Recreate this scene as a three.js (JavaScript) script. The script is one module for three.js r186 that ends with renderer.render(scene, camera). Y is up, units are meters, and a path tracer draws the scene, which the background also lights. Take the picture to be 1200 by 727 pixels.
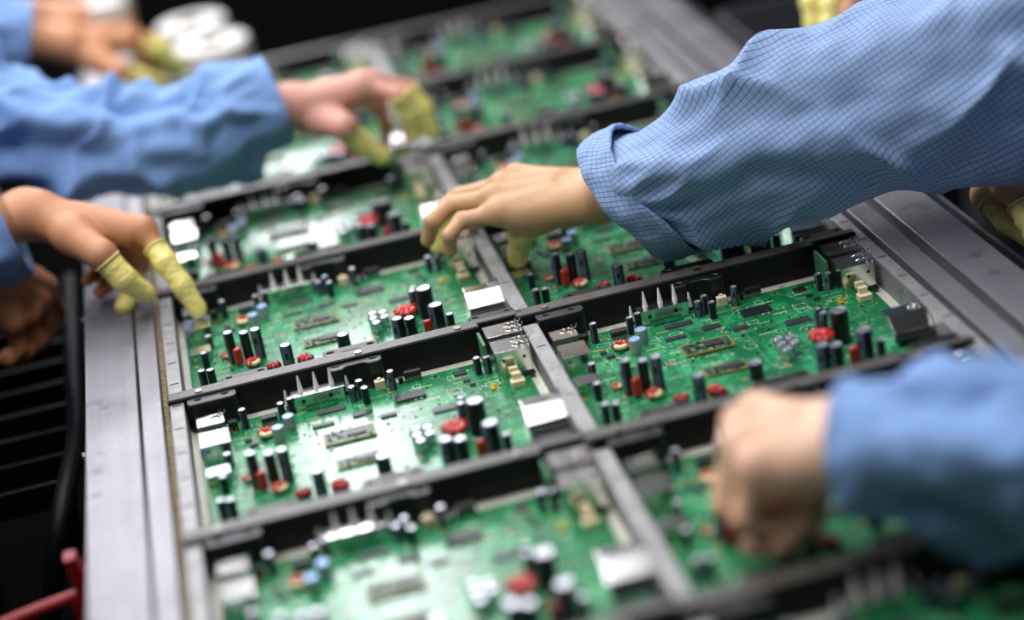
import * as THREE from 'three';
import { RoundedBoxGeometry } from 'three/addons/geometries/RoundedBoxGeometry.js';
import { mergeGeometries } from 'three/addons/utils/BufferGeometryUtils.js';
import { ImprovedNoise } from 'three/addons/math/ImprovedNoise.js';
import { RectAreaLightUniformsLib } from 'three/addons/lights/RectAreaLightUniformsLib.js';

// ------------------------------------------------------------------ camera, light, exposure
const scene = new THREE.Scene();
const camera = new THREE.PerspectiveCamera(18.107, 1200 / 727, 0.05, 40);
camera.position.set(-0.18682, 0.62709, 1.36467);
camera.rotation.set(-0.4094068, -0.1323319, -0.1851177, 'YXZ');
camera.focus = 1.505;
camera.userData.fStop = 1.5;
scene.background = new THREE.Color(0x000000);
const renderer = new THREE.WebGLRenderer({ antialias: true });
renderer.toneMapping = THREE.LinearToneMapping;
renderer.toneMappingExposure = 0.56;
renderer.shadowMap.enabled = true;
RectAreaLightUniformsLib.init();
const LAMP_POWER = 34;              // brightness of each hanging fluorescent fitting
const LAMP_X = [-0.95, -0.05];      // the two rows of fittings along the line
const LAMP_Z = [-5.4, -4.0, -2.6, -1.2, 0.2];
const LAMP_Y = 1.5;
const LAMP_GLARE_Z = [-5.4, -4.0]; // third row past the working places, added for glare on the left boards

// ------------------------------------------------------------------ helpers
let seed = 20240611;
const rnd = () => { seed = (seed * 1664525 + 1013904223) >>> 0; return seed / 4294967296; };
const rr = (a, b) => a + (b - a) * rnd();
const noise = new ImprovedNoise();
const V = (a, b, c) => new THREE.Vector3(a, b, c);
const used = {};
function numbered(n) {
  if (!(n in used)) { used[n] = 0; return n; }
  used[n]++;
  return n + '_' + String(used[n]).padStart(3, '0');
}
function mesh(name, geo, mat, parent) {
  const m = new THREE.Mesh(geo, mat);
  m.name = parent ? name : numbered(name);
  m.castShadow = m.receiveShadow = true;
  (parent || scene).add(m);
  return m;
}
function thing(name, label, category, pos = [0, 0, 0], group) {
  const o = new THREE.Group();
  o.name = numbered(name);
  o.position.set(...pos);
  o.userData = { label, category };
  if (group) o.userData.group = group;
  scene.add(o);
  return o;
}
function structure(name, geo, mat, label) {
  const m = mesh(name, geo, mat);
  m.userData = { kind: 'structure', label, category: name.split('_')[0] };
  return m;
}
// box with small chamfers whose base sits at y0; x0..x1, y0..y1, z0..z1
function box(x0, x1, y0, y1, z0, z1, r = 0) {
  const g = r > 0 ? new RoundedBoxGeometry(x1 - x0, y1 - y0, z1 - z0, 2, r) : new THREE.BoxGeometry(x1 - x0, y1 - y0, z1 - z0);
  g.translate((x0 + x1) / 2, (y0 + y1) / 2, (z0 + z1) / 2);
  return g;
}
// uv in metres by box projection, for long rails
function metreUV(g, s = 1) {
  const p = g.attributes.position, n = g.attributes.normal, uv = new Float32Array(p.count * 2);
  for (let i = 0; i < p.count; i++) {
    const ax = Math.abs(n.getX(i)), ay = Math.abs(n.getY(i)), az = Math.abs(n.getZ(i));
    let a, b;
    if (ay >= ax && ay >= az) { a = p.getX(i); b = p.getZ(i); } else if (ax >= az) { a = p.getY(i); b = p.getZ(i); } else { a = p.getX(i); b = p.getY(i); }
    uv[2 * i] = a * s; uv[2 * i + 1] = b * s;
  }
  g.setAttribute('uv', new THREE.BufferAttribute(uv, 2));
  return g;
}
function merged(list) { return mergeGeometries(list.map(g => g.index ? g.toNonIndexed() : g)); }
function cyl(r, h, x, y, z, seg = 14) { const g = new THREE.CylinderGeometry(r, r, h, seg); g.translate(x, y + h / 2, z); return g; }
// extruded plate lying flat (shape in x,z), with holes
function plate(shape, y0, h, bevel = 0.0004) {
  const g = new THREE.ExtrudeGeometry(shape, { depth: h - 2 * bevel, bevelEnabled: true, bevelSize: bevel, bevelThickness: bevel, bevelSegments: 1, curveSegments: 8 });
  g.rotateX(Math.PI / 2);
  g.translate(0, y0 + h - bevel, 0);
  return g;
}
function canvasTex(w, h, draw, srgb = true) {
  const c = document.createElement('canvas'); c.width = w; c.height = h;
  draw(c.getContext('2d'), w, h);
  const t = new THREE.CanvasTexture(c);
  if (srgb) t.colorSpace = THREE.SRGBColorSpace;
  t.wrapS = t.wrapT = THREE.RepeatWrapping;
  t.magFilter = THREE.LinearFilter;
  return t;
}
function dataTex(n, fn, srgb = true) {           // fn(u,v) -> [r,g,b] 0..1 (sRGB), tiles
  const d = new Uint8Array(n * n * 4);
  for (let j = 0; j < n; j++) for (let i = 0; i < n; i++) {
    const c = fn(i / n, j / n), k = 4 * (j * n + i);
    for (let q = 0; q < 3; q++) d[k + q] = Math.max(0, Math.min(255, Math.round(255 * c[q])));
    d[k + 3] = 255;
  }
  const t = new THREE.DataTexture(d, n, n);
  if (srgb) t.colorSpace = THREE.SRGBColorSpace;
  t.wrapS = t.wrapT = THREE.RepeatWrapping; t.magFilter = THREE.LinearFilter; t.minFilter = THREE.LinearMipmapLinearFilter; t.generateMipmaps = true; t.needsUpdate = true;
  return t;
}
// tiling fractal noise
function tn(u, v, f, z = 0) {
  const a = u * f, b = v * f, s = (x, y) => noise.noise(x, y, z + f * 3.1);
  const fu = u, fv = v;
  return (s(a, b) * (1 - fu) * (1 - fv) + s(a - f, b) * fu * (1 - fv) + s(a, b - f) * (1 - fu) * fv + s(a - f, b - f) * fu * fv);
}
const fbm = (u, v, f, z = 0) => tn(u, v, f, z) + 0.5 * tn(u, v, 2 * f, z + 5) + 0.25 * tn(u, v, 4 * f, z + 9);

// ------------------------------------------------------------------ materials
const std = (o) => new THREE.MeshStandardMaterial(o);
const phy = (o) => new THREE.MeshPhysicalMaterial(o);
const aluTex = dataTex(512, (u, v) => {
  const s = 0.53 + 0.05 * fbm(u, v, 5) + 0.035 * tn(u, v, 90, 3) + 0.025 * tn(u * 1, v * 0.0, 64, 7);
  const d = Math.max(0, fbm(u, v, 14, 21) - 0.42) * 0.25;
  return [s - d, s - 0.008 - d, s + 0.005 - d * 0.9];
});
aluTex.repeat.set(3, 3);
const aluRough = dataTex(256, (u, v) => { const s = 0.5 + 0.12 * fbm(u, v, 6, 4) + 0.06 * tn(u, v, 60, 8); return [s, s, s]; }, false);
aluRough.repeat.set(3, 3);
const castTex = dataTex(512, (u, v) => {
  const m = fbm(u, v, 9, 31), k = Math.max(0, fbm(u, v, 24, 41) - 0.25);
  const s = 0.57 + 0.07 * m + 0.05 * tn(u, v, 110, 2) - 0.35 * k;
  return [s, s - 0.004, s - 0.012];
});
castTex.repeat.set(9, 9);
const ledgeTex = dataTex(512, (u, v) => {
  const k = Math.max(0, tn(u, v, 120, 12) - 0.32) * 1.1 + Math.max(0, fbm(u, v, 18, 14) - 0.35) * 0.5;
  const s = 0.74 + 0.05 * fbm(u, v, 8, 3) - k;
  return [s, s - 0.005, s - 0.07];
});
ledgeTex.repeat.set(6, 6);
const tanTex = dataTex(256, (u, v) => {
  const k = fbm(u, v, 26, 5), s = 0.52 + 0.22 * k;
  return [s, s * 0.9, s * 0.66];
});
tanTex.repeat.set(14, 14);
const barTex = dataTex(512, (u, v) => {
  const w = Math.max(0, fbm(u, v, 6, 9)) * 0.05 + 0.02 * tn(u, v, 100, 2);
  const s = 0.07 + w + (tn(u, v, 140, 6) > 0.42 ? 0.13 : 0);
  return [s, s, s * 1.01];
});
barTex.repeat.set(8, 8);
const M = {
  alu: std({ map: aluTex, roughnessMap: aluRough, roughness: 0.95, metalness: 0.55 }),
  cast: std({ map: castTex, roughness: 0.55, metalness: 0.35 }),
  ledge: std({ map: ledgeTex, roughness: 0.7 }),
  tan: std({ map: tanTex, roughness: 0.95 }),
  bar: phy({ map: barTex, roughness: 0.5, specularIntensity: 0.5 }),
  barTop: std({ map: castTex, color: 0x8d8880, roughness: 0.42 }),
  clamp: std({ map: barTex, roughness: 0.4 }),
  blackRubber: std({ color: 0x0b0b0c, roughness: 0.8 }),
  belt: phy({ color: 0x060606, roughness: 0.9, specularIntensity: 0 }),
  blackPlastic: std({ color: 0x0a0a0c, roughness: 0.38 }),
  rackBlack: phy({ color: 0x060606, roughness: 0.5, specularIntensity: 0.3 }),
  steel: std({ color: 0xb9b6b2, roughness: 0.28, metalness: 1 }),
  bolt: std({ color: 0x8d8a84, roughness: 0.35, metalness: 1 }),
  shield: std({ color: 0xdcdad6, roughness: 0.2, metalness: 1 }),
  tin: std({ color: 0xd5d3cc, roughness: 0.22, metalness: 1 }),
  solder: std({ color: 0xe6e4dd, roughness: 0.38, metalness: 0.15 }),
  chip: std({ color: 0x1b1b1f, roughness: 0.42 }),
  chipGrey: std({ color: 0x34343a, roughness: 0.38 }),
  pinMetal: std({ color: 0xcfcdc8, roughness: 0.3, metalness: 0.9 }),
  gold: std({ color: 0xd9a53c, roughness: 0.3, metalness: 1 }),
  cream: std({ color: 0xe3d6ac, roughness: 0.5 }),
  creamCore: std({ color: 0xd9cf9a, roughness: 0.5 }),
  ferrite: std({ color: 0x2a2422, roughness: 0.5 }),
  red: phy({ color: 0xc4201a, roughness: 0.3, clearcoat: 0.6, clearcoatRoughness: 0.2 }),
  redDark: phy({ color: 0xb01e1a, roughness: 0.32, clearcoat: 0.5 }),
  capTop: std({ color: 0xc9ccd2, roughness: 0.32, metalness: 0.85 }),
  capGrey: std({ color: 0x9fa9a6, roughness: 0.3, metalness: 0.25 }),
  capBlueTop: std({ color: 0x8fb0dc, roughness: 0.35, metalness: 0.3 }),
  silverCan: std({ color: 0xcfd3d6, roughness: 0.25, metalness: 0.9 }),
  yellow: std({ color: 0xc9a81e, roughness: 0.5 }),
  copper: std({ color: 0xc8743a, roughness: 0.4, metalness: 0.35 }),
  smd: std({ color: 0xb9b29d, roughness: 0.5 }),
  blueDot: std({ color: 0x2f62b8, roughness: 0.4 }),
  lampWhite: std({ color: 0xe8e8e6, roughness: 0.5 }),
  white: std({ color: 0xd6d2ca, roughness: 0.55 }),
  handleRed: std({ color: 0x8c1416, roughness: 0.45 }),
  skin: phy({ color: 0xd29c78, roughness: 0.55, sheen: 0.15, sheenRoughness: 0.6, vertexColors: true }),
  cot: phy({ color: 0xeede80, roughness: 0.5, clearcoat: 0.15 }),
  hair: std({ color: 0x14110f, roughness: 0.6 }),
  floor: phy({ color: 0x080808, roughness: 0.85, specularIntensity: 0 }),
  wall: std({ color: 0x16181b, roughness: 0.9 }),
  greyDark: std({ color: 0x3a3a3e, roughness: 0.7 }),
};
// capacitor sleeve: dark film with one printed grey stripe and minus marks
const sleeveTex = canvasTex(256, 256, (c, w, h) => {
  c.fillStyle = '#15161d'; c.fillRect(0, 0, w, h);
  c.fillStyle = '#5a6072'; c.fillRect(96, 0, 56, h);
  c.fillStyle = '#15161d'; for (let y = 20; y < h; y += 64) c.fillRect(112, y, 24, 10);
});
M.sleeve = std({ map: sleeveTex, roughness: 0.3 });
// solder mask: copper pours, tracks, pads, silkscreen outlines
const boardTex = canvasTex(1600, 1240, (c, w, h) => {
  c.fillStyle = '#0d7549'; c.fillRect(0, 0, w, h);
  for (let i = 0; i < 70; i++) { c.fillStyle = ['#0a5f3c', '#128a55', '#0b6b46', '#1a9460', '#0f7c58'][i % 5]; const a = rr(40, 260), b = rr(30, 170); c.fillRect(rr(-50, w), rr(-50, h), a, b); }
  const cols = ['#2aa36c', '#1f9660', '#0a5a38', '#38ad78'];
  for (let i = 0; i < 260; i++) {
    c.strokeStyle = cols[i % 4]; c.lineWidth = rr(2, 5);
    let x = rr(0, w), y = rr(0, h); c.beginPath(); c.moveTo(x, y);
    for (let k = 0; k < 4; k++) {
      const d = rr(20, 150) * (rnd() < 0.5 ? -1 : 1), t = Math.floor(rr(0, 3));
      if (t === 0) x += d; else if (t === 1) y += d; else { x += d * 0.5; y += Math.abs(d) * 0.5; }
      c.lineTo(x, y);
    }
    c.stroke();
  }
  for (let i = 0; i < 26; i++) {                      // bundles of parallel tracks
    const x = rr(60, w - 200), y = rr(60, h - 200), n = Math.floor(rr(5, 14)), L = rr(60, 180), vert = rnd() < 0.6;
    c.strokeStyle = '#63c295'; c.lineWidth = 2.4;
    for (let k = 0; k < n; k++) { c.beginPath(); if (vert) { c.moveTo(x + k * 8, y); c.lineTo(x + k * 8, y + L); } else { c.moveTo(x, y + k * 8); c.lineTo(x + L, y + k * 8); } c.stroke(); }
  }
  for (let i = 0; i < 700; i++) { c.fillStyle = i % 3 ? '#9fb8a0' : '#d8cf9e'; c.beginPath(); c.arc(rr(0, w), rr(0, h), rr(1.5, 4), 0, 7); c.fill(); }
  for (let i = 0; i < 60; i++) {                      // rows of pads
    const x = rr(40, w - 120), y = rr(40, h - 60), n = Math.floor(rr(3, 9)); c.fillStyle = i % 2 ? '#d9d6c2' : '#c6b789';
    for (let k = 0; k < n; k++) c.fillRect(x + k * 11, y, 6, 12);
  }
  c.strokeStyle = '#dfe9df'; c.lineWidth = 2.5;
  for (let i = 0; i < 75; i++) { const a = rr(16, 70), b = rr(14, 50); c.strokeRect(rr(20, w - 90), rr(20, h - 70), a, b); }
  for (let i = 0; i < 16; i++) { c.beginPath(); c.moveTo(rr(0, w), rr(0, h)); c.lineTo(rr(0, w), rr(0, h)); c.lineWidth = 1.2; c.stroke(); }
  for (let i = 0; i < 26; i++) { c.fillStyle = '#c07a3c'; c.beginPath(); c.ellipse(rr(30, w - 30), rr(30, h - 30), rr(8, 16), rr(8, 14), 0, 0, 7); c.fill(); c.fillStyle = '#e0c08a'; c.beginPath(); c.arc(rr(30, w - 30), rr(30, h - 30), 6, 0, 7); c.fill(); }
});
M.mask = phy({ map: boardTex, roughness: 0.65, clearcoat: 1, clearcoatRoughness: 0.21, specularIntensity: 0.3, color: new THREE.Color(0.72, 0.86, 0.7) });
M.boardEdge = std({ color: 0x3f7a56, roughness: 0.6 });
const moduleTex = canvasTex(256, 128, (c, w, h) => {
  c.fillStyle = '#a08a2e'; c.fillRect(0, 0, w, h); c.fillStyle = '#1f4a33'; c.fillRect(6, 6, w - 12, h - 12);
  for (let i = 0; i < 60; i++) { c.fillStyle = i % 3 ? '#8f8a68' : '#0d0e0f'; c.fillRect(rr(8, w - 24), rr(8, h - 20), rr(6, 18), rr(5, 14)); }
});
M.module = std({ map: moduleTex, roughness: 0.4 });
// woven check cloth, 8 x 8 checks to the 40 mm repeat
function clothTex(base, line, weft) {
  const t = canvasTex(512, 512, (c, w) => {
    c.fillStyle = base; c.fillRect(0, 0, w, w);
    for (let i = 0; i < 7000; i++) { c.fillStyle = i % 2 ? 'rgba(255,255,255,0.05)' : 'rgba(20,30,80,0.05)'; const q = rnd() < 0.5; c.fillRect(rr(0, w), rr(0, w), q ? 14 : 2, q ? 2 : 14); }
    for (let i = 0; i < 8; i++) { c.fillStyle = weft; c.fillRect(i * 64 + 28, 0, 6, w); c.fillStyle = line; c.fillRect(0, i * 64 + 28, w, 8); }
  });
  t.repeat.set(29, 29);
  return t;
}
const shirtTex = clothTex('#90aacd', '#37446e', '#5f75a8');
M.shirt = phy({ map: shirtTex, roughness: 0.85, sheen: 0.3, sheenRoughness: 0.5, sheenColor: new THREE.Color(0.6, 0.7, 0.9) });
M.shirtBlue = phy({ map: clothTex('#7b9ecc', '#5577ad', '#6586bd'), roughness: 0.85, sheen: 0.3, sheenRoughness: 0.5, sheenColor: new THREE.Color(0.5, 0.65, 0.9) });

// ------------------------------------------------------------------ the hall (out of frame but for the dark floor)
structure('floor', box(-5, 5, -0.95, -0.85, -8, 4), M.floor, 'dark factory floor under the assembly line');
structure('ceiling', box(-5, 5, 2.4, 2.5, -8, 4), M.wall, 'dark hall ceiling above the assembly line');
structure('wall_back', box(-5, 5, -0.85, 2.4, -8.1, -8), M.wall, 'dark back wall of the hall');
structure('wall_front', box(-5, 5, -0.85, 2.4, 4, 4.1), M.wall, 'dark front wall of the hall');
structure('wall_left', box(-5.1, -5, -0.85, 2.4, -8, 4), M.wall, 'dark left wall of the hall');
structure('wall_right', box(5, 5.1, -0.85, 2.4, -8, 4), M.wall, 'dark right wall of the hall');

// hanging fluorescent fittings
const tubeMat = std({ color: 0xffffff, emissive: 0xf7f8ff, emissiveIntensity: 6, roughness: 0.4 });
for (const [x, z] of [...LAMP_X.flatMap(x => LAMP_Z.map(z => [x, z])), ...LAMP_GLARE_Z.map(z => [-0.5, z])]) {
  const o = thing('fluorescent_lamp', x < -0.6 ? 'white hanging twin-tube fluorescent lamp above the operators beside the slatted rack' : x < -0.4 ? 'white hanging twin-tube fluorescent lamp, added for glare, between two other rows of lamps' : 'white hanging twin-tube fluorescent lamp above the board carrier', 'lamp', [x, LAMP_Y, z], x < -0.6 ? 'lamps over the operators' : x < -0.4 ? 'added glare lamps past the working places' : 'lamps over the line');
  const sh = new THREE.Shape([[-0.05, 0.06], [0.05, 0.06], [0.14, 0], [0.136, 0], [0.048, 0.055], [-0.048, 0.055], [-0.136, 0], [-0.14, 0]].map(a => new THREE.Vector2(...a)));
  const g = new THREE.ExtrudeGeometry(sh, { depth: 1.26, bevelEnabled: false }); g.translate(0, 0.012, -0.63);
  mesh('housing', g, M.lampWhite, o);
  for (const s of [-1, 1]) { const t = new THREE.CylinderGeometry(0.013, 0.013, 1.2, 12); t.rotateX(Math.PI / 2); t.translate(s * 0.045, 0.035, 0); mesh('tube', t, tubeMat, o); }
  for (const s of [-1, 1]) mesh('suspension_rod', cyl(0.004, 2.4 - LAMP_Y - 0.07, 0, 0.07, s * 0.5, 6), M.steel, o);
  const L = new THREE.RectAreaLight(0xf8f8ff, LAMP_POWER, 0.24, 1.2);
  L.position.set(0, 0.008, 0); L.rotation.x = -Math.PI / 2; L.castShadow = true;
  o.add(L);
}

// ------------------------------------------------------------------ conveyor
const PITCH = 0.225206;
{
  const c = thing('conveyor', 'grey aluminium conveyor with wide flat side plates carrying the board frame', 'conveyor');
  const z0 = -2.4, z1 = 1.15;
  const part = (n, g, m) => mesh(n, metreUV(g), m, c);
  part('side_plate', box(-0.339, -0.2985, -0.06, 0.0228, z0, z1, 0.0012), M.alu);
  part('guide_strip', box(-0.2968, -0.281, -0.06, 0.0215, z0, z1, 0.001), M.alu);
  part('dust_channel', box(-0.2985, -0.2968, -0.06, 0.014, z0, z1), M.blackRubber);
  part('gap_strip', box(-0.281, -0.2765, -0.06, 0.010, z0, z1), M.tan);
  part('guide_strip', box(0.2885, 0.307, -0.06, 0.022, z0, z1, 0.001), M.alu);
  part('dust_channel', box(0.307, 0.3155, -0.06, 0.012, z0, z1), M.greyDark);
  part('side_plate', box(0.3155, 0.354, -0.06, 0.0228, z0, z1, 0.0012), M.alu);
  part('gap_strip', box(0.2845, 0.2885, -0.06, 0.008, z0, z1), M.blackRubber);
  part('edge_strip', box(0.356, 0.364, -0.06, 0.018, z0, z1, 0.001), M.blackPlastic);
  part('edge_trim', box(0.364, 0.3665, -0.06, 0.019, z0, z1), M.steel);
  part('belt', box(-0.2765, 0.2845, -0.06, -0.022, z0, z1), M.belt);
  part('frame_beam', box(-0.33, -0.28, -0.20, -0.06, z0, z1), M.greyDark);
  part('frame_beam', box(0.29, 0.345, -0.20, -0.06, z0, z1), M.greyDark);
  for (const z of [-2.2, -0.6, 1.0]) for (const x of [-0.305, 0.318]) part('leg', box(x - 0.02, x + 0.02, -0.85, -0.2, z - 0.02, z + 0.02), M.greyDark);
  for (const z of [-0.242, 0.03, 0.30]) {
    const b = new THREE.CylinderGeometry(0.004, 0.004, 0.006, 12); b.rotateZ(Math.PI / 2); b.translate(-0.341, 0.008, z);
    mesh('bolt', b, M.tin, c);
  }
}

// ------------------------------------------------------------------ board carrier
const K = 0.000875;                       // board drawing units to metres
const X_LEFT = -0.259, X_RIGHT = 0.014;   // left edges of the two columns of boards
const BAR_H = 0.02275;
{
  const c = thing('board_carrier', 'long jig of black cross bars and grey rails holding the boards', 'carrier');
  const zA = -4 * PITCH - 0.0131, zB = 3 * PITCH;
  mesh('tray_floor', metreUV(box(-0.2765, 0.2845, -0.022, -0.003, zA, zB)), M.ledge, c);
  mesh('side_rail', metreUV(box(-0.2755, -0.2645, -0.003, 0.0195, zA, zB, 0.0008)), M.cast, c);
  mesh('side_rail', metreUV(box(0.2735, 0.2842, -0.003, 0.0195, zA, zB, 0.0008)), M.cast, c);
  const slotGeo = box(-0.0035, 0.0035, 0, 0.0003, -0.0007, 0.0007);
  for (const x of [-0.27, 0.279]) for (let z = zA + 0.05; z < 0.65; z += 0.0413) { const s = mesh('slot_mark', slotGeo, M.greyDark, c); s.position.set(x, 0.0195, z); }
  const segGeo = metreUV(box(-0.001, 0.0115, -0.003, 0.0172, 0.006, PITCH - 0.016, 0.0008));
  for (let r = -4; r < 3; r++) { const s = mesh('centre_rail', segGeo, M.cast, c); s.position.z = r * PITCH; for (const dz of [0.05, 0.14]) { const k = mesh('slot_mark', slotGeo, M.greyDark, s); k.position.set(0.0052, 0.0172, dz); } }
  // bar: full length at the back, notched at its right end where the board's jack boxes stand
  const barSh = new THREE.Shape(), bl = 258 * K, be = 300 * K;
  barSh.moveTo(-0.0165, -0.0131); barSh.lineTo(be, -0.0131); barSh.lineTo(be, -0.0061); barSh.lineTo(bl, -0.0061); barSh.lineTo(bl, 0); barSh.lineTo(-0.0165, 0); barSh.closePath();
  const fixBar = (g) => metreUV(g);
  const barGeo = fixBar(plate(barSh, -0.003, BAR_H + 0.003, 0.0006));
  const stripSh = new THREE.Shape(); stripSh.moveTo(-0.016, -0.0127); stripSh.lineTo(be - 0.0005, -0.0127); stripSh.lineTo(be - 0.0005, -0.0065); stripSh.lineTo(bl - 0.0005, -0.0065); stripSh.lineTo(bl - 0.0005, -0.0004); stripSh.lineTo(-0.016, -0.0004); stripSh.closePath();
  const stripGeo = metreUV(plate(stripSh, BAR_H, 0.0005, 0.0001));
  // clamp block with two slots in its top face and a waist between them
  function clampGeo(w, d, h, waist, slots) {
    const s = new THREE.Shape(), r = d * 0.32, q = waist ? d * 0.34 : 0;
    s.moveTo(r, 0); s.lineTo(w - r, 0); s.quadraticCurveTo(w, 0, w, r); s.lineTo(w, d - r); s.quadraticCurveTo(w, d, w - r, d);
    if (q) { s.lineTo(w * 0.74, d); s.quadraticCurveTo(w * 0.68, d - q, w * 0.6, d - q); s.lineTo(w * 0.4, d - q); s.quadraticCurveTo(w * 0.32, d - q, w * 0.26, d); }
    s.lineTo(r, d); s.quadraticCurveTo(0, d, 0, d - r); s.lineTo(0, r); s.quadraticCurveTo(0, 0, r, 0);
    for (const f of slots) {
      const a = w * 0.085, b = d * 0.2, hx = w * f, hz = d * 0.42, hole = new THREE.Path();
      hole.absellipse(hx, hz, a, b, 0, Math.PI * 2, true); s.holes.push(hole);
    }
    return metreUV(plate(s, -0.002, h + 0.002, 0.0006));
  }
  const frontA = clampGeo(42 * K, 13 * K, 0.0212, false, [0.22, 0.78]);
  const frontB = clampGeo(47 * K, 12 * K, 0.0205, true, [0.14, 0.86]);
  const backA = clampGeo(40 * K, 12 * K, 0.0222, false, [0.14, 0.86]);
  const backB = clampGeo(48 * K, 13 * K, 0.0222, true, [0.12, 0.88]);
  const boltGeo = cyl(0.0032, 0.0009, 0, 0, 0, 6);
  const ringGeo = new THREE.TorusGeometry(0.0024, 0.0006, 6, 12); ringGeo.rotateX(Math.PI / 2);
  for (let r = -4; r <= 2; r++) for (const x0 of [X_LEFT, X_RIGHT]) {
    const b = mesh('cross_bar', barGeo, M.bar, c); b.position.set(x0, 0, r * PITCH);
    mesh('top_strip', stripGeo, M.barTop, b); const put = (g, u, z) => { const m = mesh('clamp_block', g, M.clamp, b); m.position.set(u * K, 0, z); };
    put(frontA, -3, 0.0004); put(frontB, 121, 0.0004);
    if (r > -4) { put(backA, 30, -0.0131 - 12 * K); put(backB, 121, -0.0131 - 13 * K); put(backA, 254, -0.0131 - 12 * K - 0.0004); }
    for (const u of [8, 150, 240]) { const k = mesh('bolt', boltGeo, M.bolt, b); k.position.set(u * K, BAR_H + 0.0005, -0.0052); mesh('washer', ringGeo, M.bolt, k); }
  }
}

// ------------------------------------------------------------------ circuit board (one is built, the rest are copies)
function lathe(pts, seg = 18) { return new THREE.LatheGeometry(pts.map(a => new THREE.Vector2(a[0], a[1])), seg); }
const geoCache = {};
const cached = (k, f) => geoCache[k] || (geoCache[k] = f());
function capacitor(b, u, v, dia, h, kind = 'sleeve') {
  const r = dia * K / 2, H = h * K, key = kind + dia + '_' + h;
  const body = cached('b' + key, () => lathe([[r * 0.9, 0], [r, 0.0004], [r, H * 0.10], [r * 0.93, H * 0.125], [r, H * 0.15], [r, H - 0.0006], [r * 0.95, H - 0.0001], [r * 0.86, H]]));
  const top = cached('t' + key, () => lathe([[r * 0.87, H - 0.0001], [r * 0.84, H - 0.0004], [r * 0.5, H - 0.0004], [0.00001, H - 0.0003]]));
  const m = mesh('capacitor', body, kind === 'grey' ? M.capGrey : kind === 'can' ? M.silverCan : M.sleeve, b);
  m.position.set(u * K, 0, v * K); m.rotation.y = 2.2 + rr(-1.1, 1.1);
  mesh('capacitor_top', top, kind === 'grey' ? M.capBlueTop : M.capTop, m);
  return m;
}
function coil(b, u, v, dia, turns, core = M.creamCore, wire = M.red, stand = 0) {
  const R = dia * K / 2, t = R * 0.40, Rc = R - t;
  const cg = cached('core' + dia, () => { const g = new THREE.TorusGeometry(Rc, t * 0.82, 8, 20); g.rotateX(Math.PI / 2); return g; });
  const wg = cached('wind' + dia + '_' + turns, () => {
    const l = [];
    for (let i = 0; i < turns; i++) {
      const a = (i + 0.5) / (turns + 2.5) * Math.PI * 2;
      const g = new THREE.TorusGeometry(t * 0.98, R * 0.15, 5, 10); g.rotateZ(0.2);
      g.translate(Rc, 0, 0); g.rotateY(a); l.push(g);
    }
    return merged(l);
  });
  const m = mesh('toroid_coil', cg, core, b);
  mesh('winding', wg, wire, m);
  m.position.set(u * K, stand ? R + 0.0006 : t + 0.0008, v * K);
  if (stand) m.rotation.set(Math.PI / 2, 0, stand);
  else m.rotation.y = rr(0, 6);
  return m;
}
function icChip(b, u, v, w, d, h, mat = M.chip, pins = true, name = 'ic_chip', both = true) {
  const W = w * K, D = d * K, H = h * K;
  const m = mesh(name, cached('ic' + [w, d, h], () => box(-W / 2, W / 2, 0.0003, H, -D / 2, D / 2, Math.min(0.0005, H * 0.25))), mat, b);
  m.position.set(u * K, 0, v * K);
  if (pins) mesh('pins', cached('pin' + [w, d, h], () => {
    const l = [], n = Math.max(3, Math.floor(W / 0.0012));
    for (let i = 0; i < n; i++) for (const s of both ? [-1, 1] : [1]) { const x = -W / 2 + (i + 0.5) * W / n; l.push(box(x - 0.00028, x + 0.00028, 0.0001, H * 0.45, s * D / 2 - 0.0006, s * D / 2 + 0.0006)); }
    return merged(l);
  }), M.pinMetal, m);
  return m;
}
// open-fronted folded shell: metal jack housing with dark mouth and spring tongues on its lid
function jackBox(b, u0, u1, v0, v1, h, springs) {
  const x0 = u0 * K, x1 = u1 * K, z0 = v0 * K, z1 = v1 * K, H = h * K;
  const g = [box(x0, x1, H - 0.0007, H, z0, z1, 0.0003), box(x0, x0 + 0.0006, 0, H, z0, z1), box(x1 - 0.0006, x1, 0, H, z0, z1), box(x0, x1, 0, H - 0.0004, z1 - 0.0006, z1), box(x0, x1, 0, H - 0.0004, z0, z0 + 0.0006)];
  const m = mesh('jack_housing', merged(g), M.shield, b);
  for (let i = 0; i < springs; i++) {
    const s = Math.floor(i / 2), x = x1 - 0.002 - (i % 2) * 0.004, z = z0 + (z1 - z0) * (0.25 + 0.4 * s);
    const t = new THREE.CatmullRomCurve3([V(x - 0.006, H, z), V(x - 0.002, H + 0.0012, z), V(x + 0.002, H + 0.0005, z), V(x + 0.004, H + 0.004, z)]);
    mesh('spring_tongue', new THREE.TubeGeometry(t, 8, 0.0006, 5), M.tin, m);
  }
  for (const f of [0.22, 0.8]) mesh('lug_hole', box(x0 + (x1 - x0) * f - 0.0012, x0 + (x1 - x0) * f + 0.0012, H * 0.62, H * 0.72, z1, z1 + 0.0003), M.blackPlastic, m);
  return m;
}
function slantShield() {
  const s = new THREE.Shape([[150, 0], [178, 0], [178, 10], [164, 19.5], [150, 19.5]].map(a => new THREE.Vector2(-a[0] * K, a[1] * K)));
  const g = new THREE.ExtrudeGeometry(s, { depth: 33 * K, bevelEnabled: true, bevelSize: 0.0004, bevelThickness: 0.0004, bevelSegments: 2 });
  g.rotateY(Math.PI / 2); g.translate(262.5 * K, 0, 0);
  return g;
}
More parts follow.
